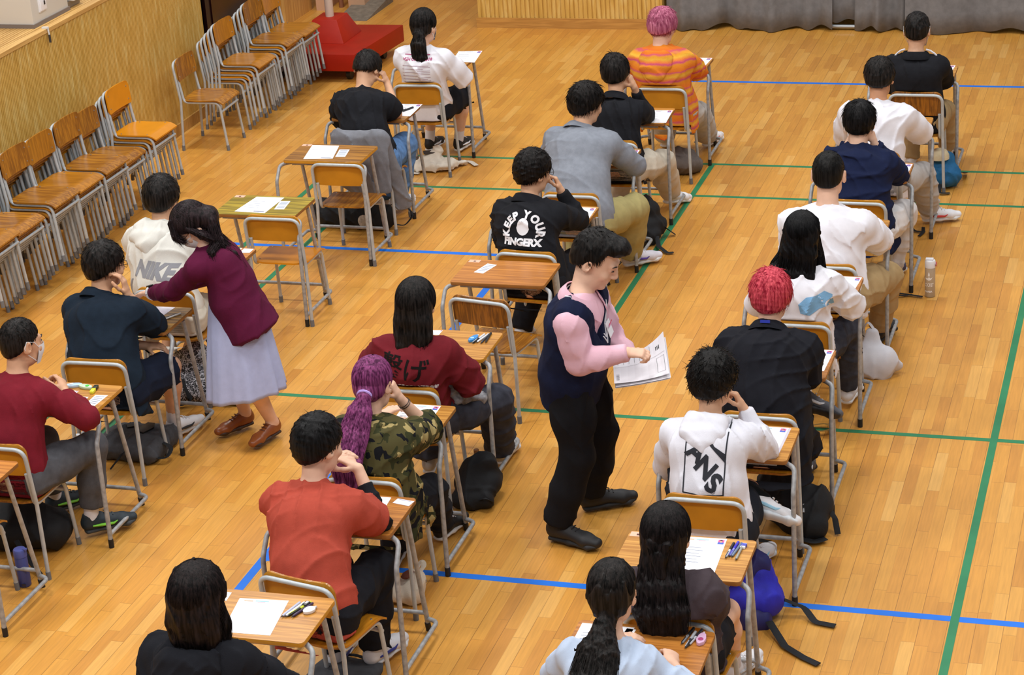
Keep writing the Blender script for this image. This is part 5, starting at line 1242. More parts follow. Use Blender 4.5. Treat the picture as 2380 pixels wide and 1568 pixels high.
CK[0] = 'L6'; PEOPLE['L6'] = o = person(L_('student with glasses in a dark blue shirt holding a hand to the cheek'), (-2.305, -.85, 1.14), (-2.196, -1.18, .53),
    dict(m=cloth('16222f', .12, .25), slv='long', off=.030, sl=.036, hem=.16, collar='shirt', seed=201, cuff=.55, w=1.05), dict(m=cloth('141b2c'), kind='short', off=.032, len=.88, name='shorts'), hs(th=.028, spike=.045, n=640, seed=55, nape=-.095), pitch=10, yaw=34, tw=5, w=1.05,
    L=dict(W=(-2.15, -.80, .63), X=(-2.34, -.93, .70), dir=(.9, .35, -.1), n=(.1, .2, -1), curl=(.5, .6, .7, .8), cuff=.7), Rr=dict(W=(-2.165, -.90, .985), X=(-2.065, -.815, .775), dir=(-.15, .1, 1), n=(-.9, -.2, .1), curl=(.5, .6, .7, .8), spread=.2),
    KR=(-1.98, -.8, .7), AR=(-2.09, -.70, .10), toeR=(.35, .95, 0), AL=(-2.33, -.52, .30), KL=(-2.30, -.8, .8), toeL=(.3, 1, .3), shoes=dict(m=WSHOE, sole=WSOLE, acc=(WSHOE, mat('1c1c20', .5))), socks=(WHITE_T, .12))
glasses(o)
CK[0] = 'L7'; PEOPLE['L7'] = o = person(L_('student with a face mask in a maroon sweater resting both arms on the desk'), (-2.215, -1.99, 1.145), (-2.215, -2.27, .53),
    dict(m=cloth('741826', .07, .3), off=.022, sl=.024, hem=.15, collar='crew', seed=211, name='sweater', fold=.007, cuff=.88), dict(m=cloth('54555a', .15, .3), off=.026, name='sweatpants', flare=.9, len=.84), hs(th=.012, spike=.018, n=520, seed=58, nape=-.08, w=(.003, .005)), pitch=8, yaw=32, tw=8, w=1.02,
    L=dict(W=(-2.22, -1.86, .80), E=(-2.5, -2.0, .74), dir=(.8, .5, .1), n=(0, 0, -1)), Rr=dict(W=(-2.06, -1.90, .83), X=(-1.86, -2.06, .765), dir=(-.5, .6, .55), n=(-.2, -.4, -.6), curl=(.8, .8, .9, 1.)),
    KR=(-1.92, -1.9, .9), AR=(-2.00, -1.93, .115), toeR=(.75, .65, 0), AL=(-2.33, -1.72, .105), toeL=(.6, .8, 0), shoes=dict(m=mat('27323a', .6, 0, .4, .2, 40), sole=mat('3c4044', .7), acc=(mat('3a454c', .6), mat('7fd43a', .5)), sc=1.03), socks=(WHITE_T, .10))
mask(o)
# ------------------------------------------------------------------ standing man and stooping woman
PINKS = cloth('e6b9c8', .03, .2); VEST = cloth('131a35', .12, .3)
CK[0] = None; PEOPLE['MAN'] = o = person(L_('man in navy vest and pink shirt standing with a stack of papers'), (.742, -1.425, 1.528), (.585, -1.41, .925),
    dict(m=PINKS, off=.018, sl=.026, hem=.05, collar=None, seed=301, cuff=.98, fold=.007, w=.86), dict(m=cloth('141418', .1, .2), off=.030, hip=.74, flare=1.3, seed=302), hs(hairmat('0c0b0b', .5, '211d1b'), th=.020, spike=.03, n=620, seed=61, nape=-.06, line=.006, slope=.95, brow=.068, quiff=.012, w=(.0013, .0026), whorl=(0, -.09, .06)), yaw=94, pitch=30, tw=92, w=1.12, standing=True, vox=.005, slouch=.015, hsc=1.15, jaw=1.1,
    L=dict(W=(.915, -1.335, .905), E=(.75, -1.15, .85), dir=(.45, -.85, -.05), n=(0, -.05, 1), curl=(.75, .8, .8, .85)), Rr=dict(W=(.925, -1.625, 1.115), X=(.69, -1.655, 1.06), dir=(1, .12, -.05), n=(0, .25, -1), curl=(1.0, 1.1, 1.2, 1.25), thumb=.7),
    AL=(.575, -1.20, .105), AR=(.495, -1.57, .105), KL=(1.3, -1.2, .5), KR=(1.3, -1.6, .5), toeL=(.85, .55, 0), toeR=(1, -.28, 0), shoes=dict(m=BSHOE, sole=BSOLE, sc=1.1), skin=SKINP, legl=(.412, .398))
P_, U_, Nk, Ch, M_, s_, fw_, bk_ = (o[k] for k in ('P', 'up', 'N', 'Ch', 'M', 's', 'fw', 'bk')); og = o['org']
v = Sdf(); wv = 1.16
v.chain([P_-U_*.17, P_+U_*.0, M_+fw_*.02, Ch], [.166*wv, .172*wv, .166*wv, .162*wv], [.68, .70, .67, .60], s_, .05, .022, cA=.014)
v.cap(Ch, Nk-U_*.10, .158*wv, .12*wv, .60, .58, s_, k=.05, off=.022).cap(o['SL']+(Nk-o['SL'])*.28, o['SR']+(Nk-o['SR'])*.28, .058*wv, k=.05, off=.026)
for S_ in (o['SL'], o['SR']): v.cap(Nk-U_*.03, S_+(Nk-S_)*.25, .046*wv, .05*wv, k=.04, off=.024)
def vcut(p):
    q = p-Nk; x = np.abs(q@s_); z = q@U_; f = q@fw_
    d1 = np.minimum(((z+.215)*.50-x)*.9, f+.01)                         # the V in front
    d2 = .072-np.sqrt(x*x+(f-.012)**2*.9); d2 = np.minimum(d2, z+.075)   # round the neck
    return np.maximum(d1, d2)
vo = blob('vest', v, VEST, o['t'], .007, folds(311, .005, 40), og, vcut)
for S_ in (0,):
    t = BVHTree.FromPolygons([tuple(p.co) for p in vo.data.vertices], [list(p.vertices) for p in vo.data.polygons])
    for j, off in enumerate((.012, .030)):
        for q in (-1, 1):
            pts = []
            for k in range(9):
                z = -.215-off*2.0+(.175+off*.5)*k/8; x = max(0, (z+.215+off*2.0)*.50)
                g = Nk+s_*q*x+U_*z; h_ = t.ray_cast(Vector(g+fw_*.4-og), Vector(-fw_), .8)
                if h_[0] is not None: pts.append(V(*h_[0])+fw_*.001)
            a0 = math.atan2(-.01, 1)
            for k in range(7):
                a = PI*.10*(1-k/6)-PI*.5*(k/6); rr = .077+off
                g = Nk+s_*q*math.cos(a)*rr+fw_*(.012+math.sin(a)*rr)
                h_ = t.ray_cast(Vector(g+U_*.25-og), Vector(-U_), .5)
                if h_[0] is not None: pts.append(V(*h_[0])+U_*.001)
            if len(pts) > 3:
                mb = MB(); mb.tube(pts, .0035, 6); mb.obj('neck_stripe', mat('dfe0e6', .8), vo)
collar_mesh(o, PINKS, 1.1, .075, .03, .06, .05)
# name badge on the chest
h_ = t.ray_cast(Vector(Nk+s_*(-.055)-U_*.21+fw_*.4-og), Vector(-fw_), .8); c = V(*h_[0])+fw_*.008+og; n_ = nrm(fw_*1+U_*.25); rr = frame(-n_, U_)
mb = MB(); mb.box(c-og, (.058, .003, .082), rr); bd = mb.obj('name_badge', mat('eeeef2', .4), o['t'], smooth=False)
mb = MB(); mb.box(c-og+n_*.002+U_*.033, (.054, .001, .005), rr); mb.obj('badge_stripe', mat('c2405a', .5), bd, smooth=False)
for k, (wd, dz) in enumerate(((.046, .018), (.024, -.004), (.036, -.024))):
    mb = MB(); mb.box(c-og+n_*.002+U_*dz, (wd, .001, .006 if k != 1 else .009), rr); mb.obj('badge_text', mat('cf8fb0', .6), bd, smooth=False)
# papers in his hands
pc = [V(.835, -1.545, .895), V(1.115, -1.525, .955), V(1.045, -1.30, 1.055), V(.785, -1.345, .935)]
nn = nrm(np.cross(pc[1]-pc[0], pc[3]-pc[0]))
r = thing('exam_booklets', 'stack of white printed booklets held by the standing man', 'papers', tuple(pc[0]))
def bsheet(off, sh, bend, name, m, par):
    n = 8; v = []
    for k in (0, .0012):
        for j in range(n+1):
            for i in range(n+1):
                a, b = i/n, j/n; p = (pc[0]*(1-a)+pc[1]*a)*(1-b)+(pc[3]*(1-a)+pc[2]*a)*b
                v.append(p+nn*(off+k+bend*(a-.45)**2*4*(.4+b))+V(*sh)-pc[0])
    N1 = (n+1)**2; F = []
    for j in range(n):
        for i in range(n):
            a = j*(n+1)+i; F += [(a, a+1, a+n+2, a+n+1), (N1+a, N1+a+n+1, N1+a+n+2, N1+a+1)]
    return link_mesh(name, v, F, m, par, smooth=False)
WHP = mat('eceaf0', .7); 
for i in range(4): bsheet(-.004-.004*i, (.004*math.sin(i*2), .006*math.cos(i*3), -.002), .012, 'sheet', WHP, r)
top_ = bsheet(.004, (0, 0, 0), .028, 'cover_sheet', WHP, r)
def onp(a, b): return (pc[0]*(1-a)+pc[1]*a)*(1-b)+(pc[3]*(1-a)+pc[2]*a)*b+nn*(.0072+.028*(a-.45)**2*4*(.4+b))-pc[0]
INKM = mat('4a4a50', .8)
def quadp(a0, b0, a1, b1, name, m):
    n = 5; v = []
    for j in range(2):
        for i in range(n+1): v.append(onp(a0+(a1-a0)*i/n, b0+(b1-b0)*j))
    return link_mesh(name, v, [(i, i+1, n+2+i, n+1+i) for i in range(n)], m, top_, smooth=False)
for k in range(13):
    if k % 4 != 3: quadp(.10+.016*k, .13, .106+.016*k, .22, 'barcode_bar', INKM) if k < 0 else quadp(.045, .10+.016*k, .10, .106+.016*k, 'barcode_bar', INKM)
quadp(.02, .555, .97, .559, 'ruled_line', INKM)
for k in range(7): quadp(.08+.10*k, .64, .086+.10*k, .93-.05*(k % 3), 'text_line', mat('8a8a90', .8))
for a0, b0, a1, b1 in ((.80, .10, .95, .104), (.80, .48, .95, .484), (.80, .10, .805, .484), (.945, .10, .95, .484)): quadp(a0, b0, a1, b1, 'box_outline', INKM)
for k in range(3): quadp(.80+.03*k, .70, .815+.03*k, .80, 'bold_text', mat('26262a', .8))

PURP = cloth('5a1436', .06, .25)
def whair(H, R, t, org, o):
    b = o['bk']; s = o['s']; u = o['up']; n = o['N']; hm = hairmat('15100f', .5, '33272a')
    long_hair(H, R, hm, t, org, cap=.022, strands=460, seed=71, nape=-.12, sc=1.0, tip=.9, wob=.012,
        chains=[([H+R@V(0, -.05, .04), H+R@V(0, -.095, -.05), n+b*.075+u*.03, n+b*.125-u*.09, n+b*.125-u*.20], [.085, .098, .10, .095, .05], [.6, .5, .35, .25, .15]),
                ([H+R@V(-.075, .02, .03), H+R@V(-.10, .0, -.06), H+R@V(-.10, -.02, -.15), n-s*.11+u*.0+b*.03, n-s*.12-u*.10+b*.04], [.03, .042, .042, .03, .008], .5, 1),
                ([H+R@V(.075, .02, .03), H+R@V(.10, .0, -.06), H+R@V(.10, -.0, -.15)], [.03, .04, .015], .5, 1),
                ([H+R@V(.0, .06, .10), H+R@V(-.045, .105, .05), H+R@V(-.062, .10, -.01)], [.05, .03, .010], .4, 1)])
PEOPLE['WOMAN'] = o = person(L_('woman in a plum cardigan and pale lilac skirt stooping over a desk'), (-1.825, -.665, 1.335), (-1.60, -.665, .86),
    dict(m=PURP, off=.020, sl=.020, hem=.17, hemw=1.18, collar='crew', seed=401, name='cardigan', fold=.008, cuff=.95), None, whair, yaw=-122, pitch=48, tw=-115, w=.93, standing=True, neck=(-1.75, -.675, 1.195), hsc=1.0, slouch=.03, skin=SKINP, legl=(.375, .36),
    L=dict(S=(-1.765, -.795, 1.115), W=(-2.205, -.545, .855), E=(-1.9, -.8, .7), dir=(-.9, .35, -.25), n=(0, -.2, -1), curl=(.25, .3, .3, .35)), Rr=dict(W=(-1.985, -.51, .90), E=(-1.8, -.3, .9), dir=(-.8, .1, -.3), n=(.2, -.6, -.6), curl=(.7, .8, .9, .9)),
    AL=(-1.50, -.60, .10), AR=(-1.715, -.505, .10), KL=(-1.7, -1.2, .5), KR=(-1.9, -1.0, .5), toeL=(-.25, -.97, 0), toeR=(-.52, -.85, 0), shoes=dict(m=mat('8a4a22', .35), sole=mat('3a2418', .5), sc=.93, acc=(mat('5f3116', .5),)))
mask(o, sc=1.0); glasses(o, sc=1.02)
og = o['org']; rings = []; wc = o['P']+o['up']*.03; hc = V(-1.600, -.685, .315); n_ = 72
for j in range(26):
    t = j/25; c = wc*(1-t)+hc*t; a, b = .155+(.235-.155)*t**.8, .125+(.20-.125)*t**.8; ring = []
    for k in range(n_):
        an = 2*PI*k/n_; fd = 1+.055*t*(math.sin(an*9+1.3*math.sin(an*2))+.5*math.sin(an*17+2))
        dx, dy = math.cos(an)*a*fd, math.sin(an)*b*fd
        ring.append(c+V(dx, dy, (.045*math.cos(an+.3))*t)-og)
    rings.append(ring)
mb = MB(); mb.loft(rings); mb.obj('skirt', cloth('b3bbdf', .04, .2), o['t'], sharp=0)
mb = MB(); a = o['arms'][0]; u = nrm(a[2]-a[3]); c = a[3]+u*.012-og; s1 = nrm(np.cross(u, V(0, 0, 1))); s2 = np.cross(u, s1)
mb.tube([c+(s1*math.cos(k*PI/8)+s2*math.sin(k*PI/8))*.033 for k in range(17)], .010, 8, caps=False); mb.obj('watch_strap', mat('e2e2e4', .5), o['t'])
mb = MB(); mb.box(c-s2*.04*np.sign(s2[2]*-1+1e-6), (.03, .034, .012), np.stack([u, s1, s2], 1)); mb.obj('watch_face', mat('1c1c1f', .2), o['t'], bevel=.002)

# ------------------------------------------------------------------ papers and writing things on the desks
TZ = .7425
WHO = dict(R1='the student by the curtains', R2='the student in grey joggers', R3='the student in the navy sweatshirt', R4='the broad student with cropped hair', R5='the girl with very long black hair', R6='the student with red hair', R7='the student in the white printed hoodie', R8='the half-tied hair girl', R9='the girl in pale blue',
  M1='the student in the orange striped hoodie', M2='the student in the black shirt', M3='the student in the grey sweater', M4='the student in the printed black jacket', M6='the student in dark red', M7='the girl with the purple ponytail', M8='the student in the orange-red T-shirt', M9='the girl in the black hoodie',
  L1='the far ponytail girl', L2='the bending student in black', L5='the student in the white hoodie', L6='the student in the dark blue shirt', L7='the student in the maroon sweater')
PAP = mat('f0eff3', .7); PAPL = mat('e6e2f0', .6); BLUEP = mat('dfe6f2', .6); INK = mat('8f97aa', .8); PHO = mat('d25a9a', .6); PHB = mat('3f66c8', .6); HAIRP = mat('221c20', .8); FACE = mat('d9a886', .7)
def sheet(name, label, cat, c4, m=PAP, z=0, photo=False, lines=0, head=False, code=False, group='papers on the exam desks', slip=False, sq=1.):
    a, b, c, d = [V(x, y, 0) for x, y in c4]            # far left, far right, near right, near left
    r = thing(name, label, cat, (c4[0][0], c4[0][1], TZ+z), 0, group); o = a.copy()
    def q(u0, v0, u1, v1, z0, nm, mm, par, th=.0004):
        f = lambda u, v: (a*(1-u)+b*u)*(1-v)+(d*(1-u)+c*u)*v-o
        p = [f(u0, v0), f(u1, v0), f(u1, v1), f(u0, v1)]
        mb = MB(); mb.add([x+V(0, 0, z0) for x in p]+[x+V(0, 0, z0+th) for x in p], [(0, 1, 2, 3), (7, 6, 5, 4), (0, 4, 5, 1), (1, 5, 6, 2), (2, 6, 7, 3), (3, 7, 4, 0)]); return mb.obj(nm, mm, par, smooth=False)
    sh = q(0, 0, 1, 1, 0, 'sheet', m, r, .0006)
    if photo:
        ph = q(.83, .04, .96, .17, .0007, 'photo', PHO, r); q(.83, .12, .96, .17, .0012, 'photo_clothes', PHB, ph); q(.875, .065, .915, .125, .0013, 'photo_face', FACE, ph); q(.87, .055, .92, .08, .0017, 'photo_hair', HAIRP, ph)
    if head: q(.12, .06, .30, .08, .0007, 'printed_heading', mat('d8a070', .8), r); q(.35, .05, .62, .075, .0007, 'printed_heading', mat('9ec7cf', .8), r); q(.40, .09, .56, .11, .0007, 'printed_heading', mat('e0b0bd', .8), r)
    for k in range(lines):
        v = (.30+.52*k/max(1, lines)) if not slip else .12+.76*k/lines
        q(.10 if not slip else .14, v, (.52+.06*(k % 2)) if not slip else .86, v+(.012 if not slip else .05), .0007, 'printed_line', INK, r)
    if code: q(.58, .90, .92, .935, .0007, 'barcode', mat('6f7690', .8), r)
    return r
PG = dict(
 L1a=[(-2.186, 5.177), (-1.99, 5.201), (-1.946, 4.852), (-2.143, 4.866)], L1b=[(-2.232, 5.04), (-2.152, 5.05), (-2.12, 4.84), (-2.20, 4.83)], L2=[(-2.201, 3.678), (-1.986, 3.682), (-1.978, 3.371), (-2.190, 3.375)],
 L3=[(-2.46, 2.625), (-2.255, 2.630), (-2.193, 2.339), (-2.403, 2.31)], L3s=[(-2.22, 2.544), (-2.145, 2.551), (-2.117, 2.385), (-2.189, 2.378)], L4=[(-2.41, 1.49), (-2.211, 1.49), (-2.222, 1.176), (-2.442, 1.19)], L4s=[(-2.212, 1.419), (-2.141, 1.426), (-2.121, 1.264), (-2.188, 1.256)],
 L5=[(-2.30, .525), (-2.10, .525), (-2.098, .404), (-2.29, .30)], L5s=[(-2.085, .52), (-2.02, .52), (-2.02, .452), (-2.089, .444)], L6=[(-2.302, -.485), (-2.095, -.48), (-2.12, -.70), (-2.334, -.69)],
 L7c=[(-2.183, -1.692), (-2.096, -1.696), (-2.095, -1.747), (-2.182, -1.743)], L7d=[(-2.083, -1.762), (-2.004, -1.762), (-2.003, -1.818), (-2.081, -1.819)], L7s=[(-1.979, -1.73), (-1.908, -1.725), (-1.917, -1.878), (-1.979, -1.859)],
 M1=[(-.275, 5.09), (-.063, 5.09), (-.076, 4.786), (-.278, 4.80)], M2=[(-.25, 3.656), (-.057, 3.671), (-.038, 3.364), (-.245, 3.345)], M3=[(-.278, 2.72), (-.076, 2.725), (-.065, 2.42), (-.27, 2.41)], M4=[(-.26, 1.51), (-.068, 1.51), (-.058, 1.20), (-.26, 1.20)],
 M5s=[(-.466, .448), (-.402, .433), (-.442, .283), (-.505, .297)], M6c=[(-.458, -.613), (-.4, -.605), (-.4, -.675), (-.459, -.677)], M7=[(-.275, -1.591), (-.081, -1.592), (-.071, -1.896), (-.27, -1.892)],
 M8=[(-.175, -2.63), (.018, -2.63), (.035, -2.90), (-.165, -2.90)], M8c=[(.052, -2.633), (.140, -2.650), (.130, -2.70), (.042, -2.681)], M9=[(-.311, -3.66), (-.089, -3.643), (-.054, -3.936), (-.271, -3.945)], M9b=[(-.446, -3.618), (-.366, -3.62), (-.36, -3.692), (-.44, -3.691)],
 R1=[(1.62, 4.985), (1.824, 4.985), (1.81, 4.71), (1.61, 4.712)], R3=[(1.605, 2.59), (1.800, 2.586), (1.79, 2.298), (1.595, 2.301)], R5=[(1.580, .495), (1.772, .49), (1.75, .179), (1.56, .192)], R6=[(1.59, -.59), (1.782, -.592), (1.772, -.872), (1.575, -.87)],
 R7=[(1.506, -1.585), (1.715, -1.585), (1.706, -1.891), (1.499, -1.888)], R8=[(1.445, -2.781), (1.649, -2.773), (1.657, -3.088), (1.451, -3.086)], R9=[(1.207, -3.60), (1.43, -3.60), (1.413, -3.83), (1.206, -3.84)], R9b=[(1.40, -3.61), (1.440, -3.615), (1.434, -3.674), (1.395, -3.665)])
for k in ('L1a', 'M1', 'M2', 'M3', 'M4', 'M7', 'R1', 'R3', 'R5', 'R6', 'R8', 'L2'):
    sheet('answer_form', 'white form with a small photo before '+WHO[k[:2]], 'form', PG[k], photo=True, head=True, lines=6 if k in ('R8', 'M7') else 3)
sheet('answer_form', 'white form in a clear sleeve before '+WHO['R7'], 'form', PG['R7'], photo=True, head=True, lines=4)
mb = MB(); x = PG['R7']; mb.add([(p[0]+(.012 if i in (1, 2) else 0)-x[0][0], p[1]-(.012 if i > 1 else 0)-x[0][1], zz) for zz in (-.0003, -.0001) for i, p in enumerate(x)], [(0, 1, 2, 3), (7, 6, 5, 4), (0, 4, 5, 1), (1, 5, 6, 2), (2, 6, 7, 3), (3, 7, 4, 0)])
mb.obj('plastic_sleeve', mat('d3ccd6', .2), bpy.data.objects['answer_form.012'], smooth=False)
sheet('paper_slip', 'narrow white paper under the form before '+WHO['L1'], 'paper', PG['L1b'], z=-.0003)
sheet('question_paper', 'white question paper on the empty brown desk', 'paper', PG['L3'], lines=4, code=True, head=False); sheet('paper_slip', 'small white slip beside the paper on the empty brown desk', 'slip', PG['L3s'], lines=5, slip=True, m=BLUEP)
sheet('question_paper', 'white question paper on the yellowish olive desk', 'paper', PG['L4'], lines=4, code=True); sheet('paper_slip', 'small white slip beside the paper on the yellowish olive desk', 'slip', PG['L4s'], lines=5, slip=True, m=BLUEP)
sheet('question_paper', 'white paper before '+WHO['L5'], 'paper', PG['L5']); sheet('paper_slip', 'small pale blue slip before '+WHO['L5'], 'slip', PG['L5s'], m=BLUEP)
sheet('question_paper', 'pale lilac paper before '+WHO['L6'], 'paper', PG['L6'], m=PAPL, lines=2)
sheet('photo_card', 'white card with a pink corner before '+WHO['L7'], 'card', PG['L7c'], photo=True); sheet('name_card', 'small plain white card before '+WHO['L7'], 'card', PG['L7d'], lines=1, slip=True); sheet('paper_slip', 'white slip with five printed lines before '+WHO['L7'], 'slip', PG['L7s'], lines=5, slip=True)
sheet('paper_slip', 'lone white slip on the empty reddish desk', 'slip', PG['M5s'], lines=5, slip=True)
sheet('photo_card', 'white photo card on the desk of '+WHO['M6'], 'card', PG['M6c'], photo=True)
sheet('question_paper', 'white paper before '+WHO['M8'], 'paper', PG['M8'], lines=3); sheet('name_card', 'small white card at the desk corner of '+WHO['M8'], 'card', PG['M8c'], lines=1, slip=True, m=PAPL)
sheet('question_paper', 'large blank white paper before '+WHO['M9'], 'paper', PG['M9'], head=True); sheet('name_card', 'small white card far left on the desk of '+WHO['M9'], 'card', PG['M9b'])
sheet('question_paper', 'white printed paper beside the ponytail of '+WHO['R9'], 'paper', PG['R9'], lines=5); sheet('name_card', 'small white card leaning past the neck of '+WHO['R9'], 'card', PG['R9b'])
def pen(name, label, x, y, ang, L, r_, body, cap=None, tip='2a2a2c', z=TZ, cat='pen'):
    t = thing(name, label, cat, (x, y, z+r_+.0005), math.radians(ang), 'pens on the exam desks')
    Rx = np.array([[1, 0, 0], [0, 0, 1], [0, -1, 0.]])
    mb = MB(); mb.lathe([(r_*.6, -L/2+.012), (r_, -L/2+.02), (r_, L/2-.004), (r_*.7, L/2)], (0, 0, 0), 12, Rx); mb.obj('barrel', mat(body, .3), t)
    mb = MB(); mb.lathe([(r_*.15, -L/2), (r_*.62, -L/2+.013)], (0, 0, 0), 12, Rx); mb.obj('tip', mat(tip, .4), t)
    if cap:
        mb = MB(); mb.lathe([(r_*1.1, L*.05), (r_*1.12, L/2+.002), (r_*.6, L/2+.004)], (0, 0, 0), 12, Rx); cp = mb.obj('cap', mat(cap, .35), t)
        mb = MB(); mb.box((0, -L*.28+0, r_*1.25), (r_*.5, L*.35, r_*.25)); mb.obj('clip', mat(cap, .3), cp, smooth=False)
pen('pen', 'black pen with clip lying on the form of the bending student in black', -2.05, 3.52, -25, .12, .007, '1a1a1c', '26262a')
pen('pen', 'white pen on the worn brown desk', -2.045, -.63, -28, .13, .005, 'e8e6e2'); pen('pen', 'dark grey pen beside the white pen on the worn brown desk', -2.068, -.65, -30, .13, .005, '55565a')
for i, (x, y, a, b, c, lab) in enumerate(((-.158, -.712, -12, '1d1d20', 'cfd2d6', 'black and clear pen'), (-.138, -.70, -14, 'dfe2e6', None, 'white pen'), (-.108, -.69, 4, '2a2c34', '17181b', 'dark capped pen'), (-.122, -.705, -4, '3b3d44', None, 'slim grey pencil'))):
    pen('pen', lab+' on the desk of the student in dark red', x, y, a, .135, .0055, b, c)
for i, (x, y, a, b, c, lab) in enumerate(((-.047, -3.725, -14, 'b9bcd0', None, 'clear silver pen'), (-.030, -3.722, -16, 'e2e2e4', None, 'white pen'), (-.012, -3.715, -22, '2b2d20', 'cbd33a', 'black pen with yellow-green cap'), (.004, -3.72, -20, '3c2a4c', None, 'slim purple pen'))):
    pen('pen', lab+' on the desk of the girl in the black hoodie', x, y, a, .14, .006, b, c)
for i, (x, y, a, b, c, lab) in enumerate(((1.683, -2.89, -4, 'c9ccd4', '1b1b1e', 'clear pen with black grip'), (1.698, -2.876, -6, '8a8fd6', '3a34c0', 'violet pen'), (1.712, -2.878, -8, '6f7f96', None, 'steel blue pencil'), (1.728, -2.90, -2, '9a9a92', None, 'grey mechanical pencil'))):
    pen('pen', lab+' on the desk of the half-tied hair girl', x, y, a, .14, .0058, b, c)
for i, (x, y, a, b, c, lab) in enumerate(((1.660, -3.64, -10, '8e9096', '1c1c1f', 'black-capped pen'), (1.678, -3.668, -6, '3a3b40', 'b9bbc0', 'patterned dark pen'), (1.694, -3.645, -12, 'c4c6cc', '2a2a2e', 'clear pen'))):
    pen('pen', lab+' on the desk of the girl in pale blue', x, y, a, .135, .006, b, c)
def small(name, label, cat, build, x, y, z=TZ, rz=0):
    t = thing(name, label, cat, (x, y, z), math.radians(rz), None); build(t); return t
def tape(c1, c2):
    def f(t):
        p = [(.0, -.045), (.016, -.03), (.02, 0), (.014, .03), (.004, .045), (-.006, .044), (-.016, .025), (-.02, -.01), (-.012, -.038)]
        mb = MB(); mb.prism(p, .0005, .016); mb.obj('case', mat(c1, .25), t, bevel=.003)
        mb = MB(); mb.lathe([(.011, .0165), (.011, .0185), (.004, .0195)], (0, -.012, 0), 14); mb.obj('reel', mat(c2, .3), t)
        mb = MB(); mb.box((.0, .050, .007), (.006, .014, .008)); mb.obj('tip', mat('e8e8ea', .4), t, smooth=False)
    return f
small('correction_tape', 'pale blue correction tape on the desk of the student in the maroon sweater', 'correction tape', tape('b9d6f0', 'e8f0f6'), -2.15, -1.645, rz=-72)
small('correction_tape', 'pale green correction tape on the desk of the student in the maroon sweater', 'correction tape', tape('cfeecb', '58d04a'), -2.075, -1.655, rz=78)
small('correction_tape', 'bright blue correction tape among the pens of the student in dark red', 'correction tape', tape('3f8fd6', '9fcdf0'), -.185, -.715, rz=-12)
small('correction_tape', 'pink and clear correction tape on the desk of the girl in pale blue', 'correction tape', tape('e0b6d6', 'b04a7a'), 1.722, -3.655, rz=0)
def hl(t):
    mb = MB(); mb.box((0, -.022, .0085), (.022, .045, .016)); mb.obj('barrel', mat('e2e63a', .35), t, bevel=.003)
    mb = MB(); mb.box((0, .022, .0088), (.0235, .044, .0172)); mb.obj('cap', mat('23261c', .4), t, bevel=.003)
small('highlighter', 'yellow highlighter with black cap on the desk of the student in the maroon sweater', 'highlighter', hl, -2.012, -1.68, rz=8)
def er(c):
    def f(t):
        mb = MB(); mb.box((0, 0, .006), (.022, .04, .011)); mb.obj('rubber', mat('eeeef0', .7), t, bevel=.002)
        mb = MB(); mb.box((0, .004, .006), (.0225, .024, .0116)); mb.obj('paper_sleeve', mat(c, .6), t, smooth=False)
    return f
small('eraser', 'white eraser with a blue sleeve on the desk of the half-tied hair girl', 'eraser', er('4a52b8'), 1.735, -2.835, rz=-5)
def wt(t):
    mb = MB(); mb.lathe([(.020, .0005), (.022, .004), (.022, .014), (.016, .018), (.004, .019)], (0, 0, 0), 20); mb.v = [(x*(1+.25*(y > 0)*0), y*(1.55 if y < 0 else 1.2), z) for x, y, z in mb.v]; mb.obj('case', mat('efeff1', .3), t)
    mb = MB(); mb.box((.0, .03, .008), (.008, .014, .008)); mb.obj('tip', mat('d0d0d2', .4), t, bevel=.001)
small('correction_tape', 'white oval correction tape on the desk of the girl in the black hoodie', 'correction tape', wt, .038, -3.715, rz=-28)
def sh_(t):
    mb = MB(); mb.box((0, 0, .009), (.022, .034, .017)); mb.obj('body', mat('2c2c30', .3), t, bevel=.002)
    mb = MB(); mb.box((0, .004, .0178), (.012, .02, .001)); mb.obj('blade', mat('c4c6ca', .3, .8), t, smooth=False)
small('pencil_sharpener', 'small dark sharpener behind the white correction tape of the girl in the black hoodie', 'sharpener', sh_, .006, -3.675, rz=-15)
def mo(t):
    mb = MB(); mb.lathe([(.030, .0005), (.032, .006), (.028, .016), (.012, .022), (.002, .023)], (0, 0, 0), 18); mb.v = [(x*1.45, y*.8, z) for x, y, z in mb.v]; mb.obj('case', mat('1d1e20', .3), t)
    mb = MB(); mb.box((.0, -.0, .0225), (.05, .010, .001)); mb.obj('stripe', mat('55585c', .4), t, smooth=False)
small('correction_tape', 'black oval correction tape on the form of the bending student in black', 'correction tape', mo, -2.125, 3.515, rz=8)

# ------------------------------------------------------------------ bags, flasks and the jacket on the chair
def bag(name, label, cat, prims, m, seed, amp=.014, fs=45, h=.009, loc=(0, 0, 0), rz=0):
    t = thing(name, label, cat, loc, rz); S_ = Sdf()
    for p in prims: S_.cap(*p[0], **p[1])
    b = blob('body', S_, m, t, h, folds(seed, amp, fs)); return t
def strap(t, pts, m, w=.014, name='strap', up=(0, 0, 1), th=.16):
    mb = MB(); mb.tube(fillet(pts, .05, 4), w, 8, flat=(th, up)); return mb.obj(name, m, t)
def K(A, B, ra, rb=None, **k): k.setdefault('k', .03); return ((A, B, ra, rb if rb is not None else ra), k)
BLKN = mat('17181b', .75, 0, .35, .12, 30, .3, 300)
t = bag('tote_bag', 'crumpled cream canvas tote on the floor under the far ponytail girl', 'bag', [K((-.18, -.02, .04), (.12, .02, .05), .09, .10, f=.4, side=(0, 1, 0)), K((-.05, .0, .06), (.02, .06, .17), .09, .03, f=.6), K((.10, .04, .05), (.20, .12, .03), .05, .03, f=.5)], cloth('d8d0c2', .08, .3), 5, .016, 55, loc=(-2.16, 4.36, 0))
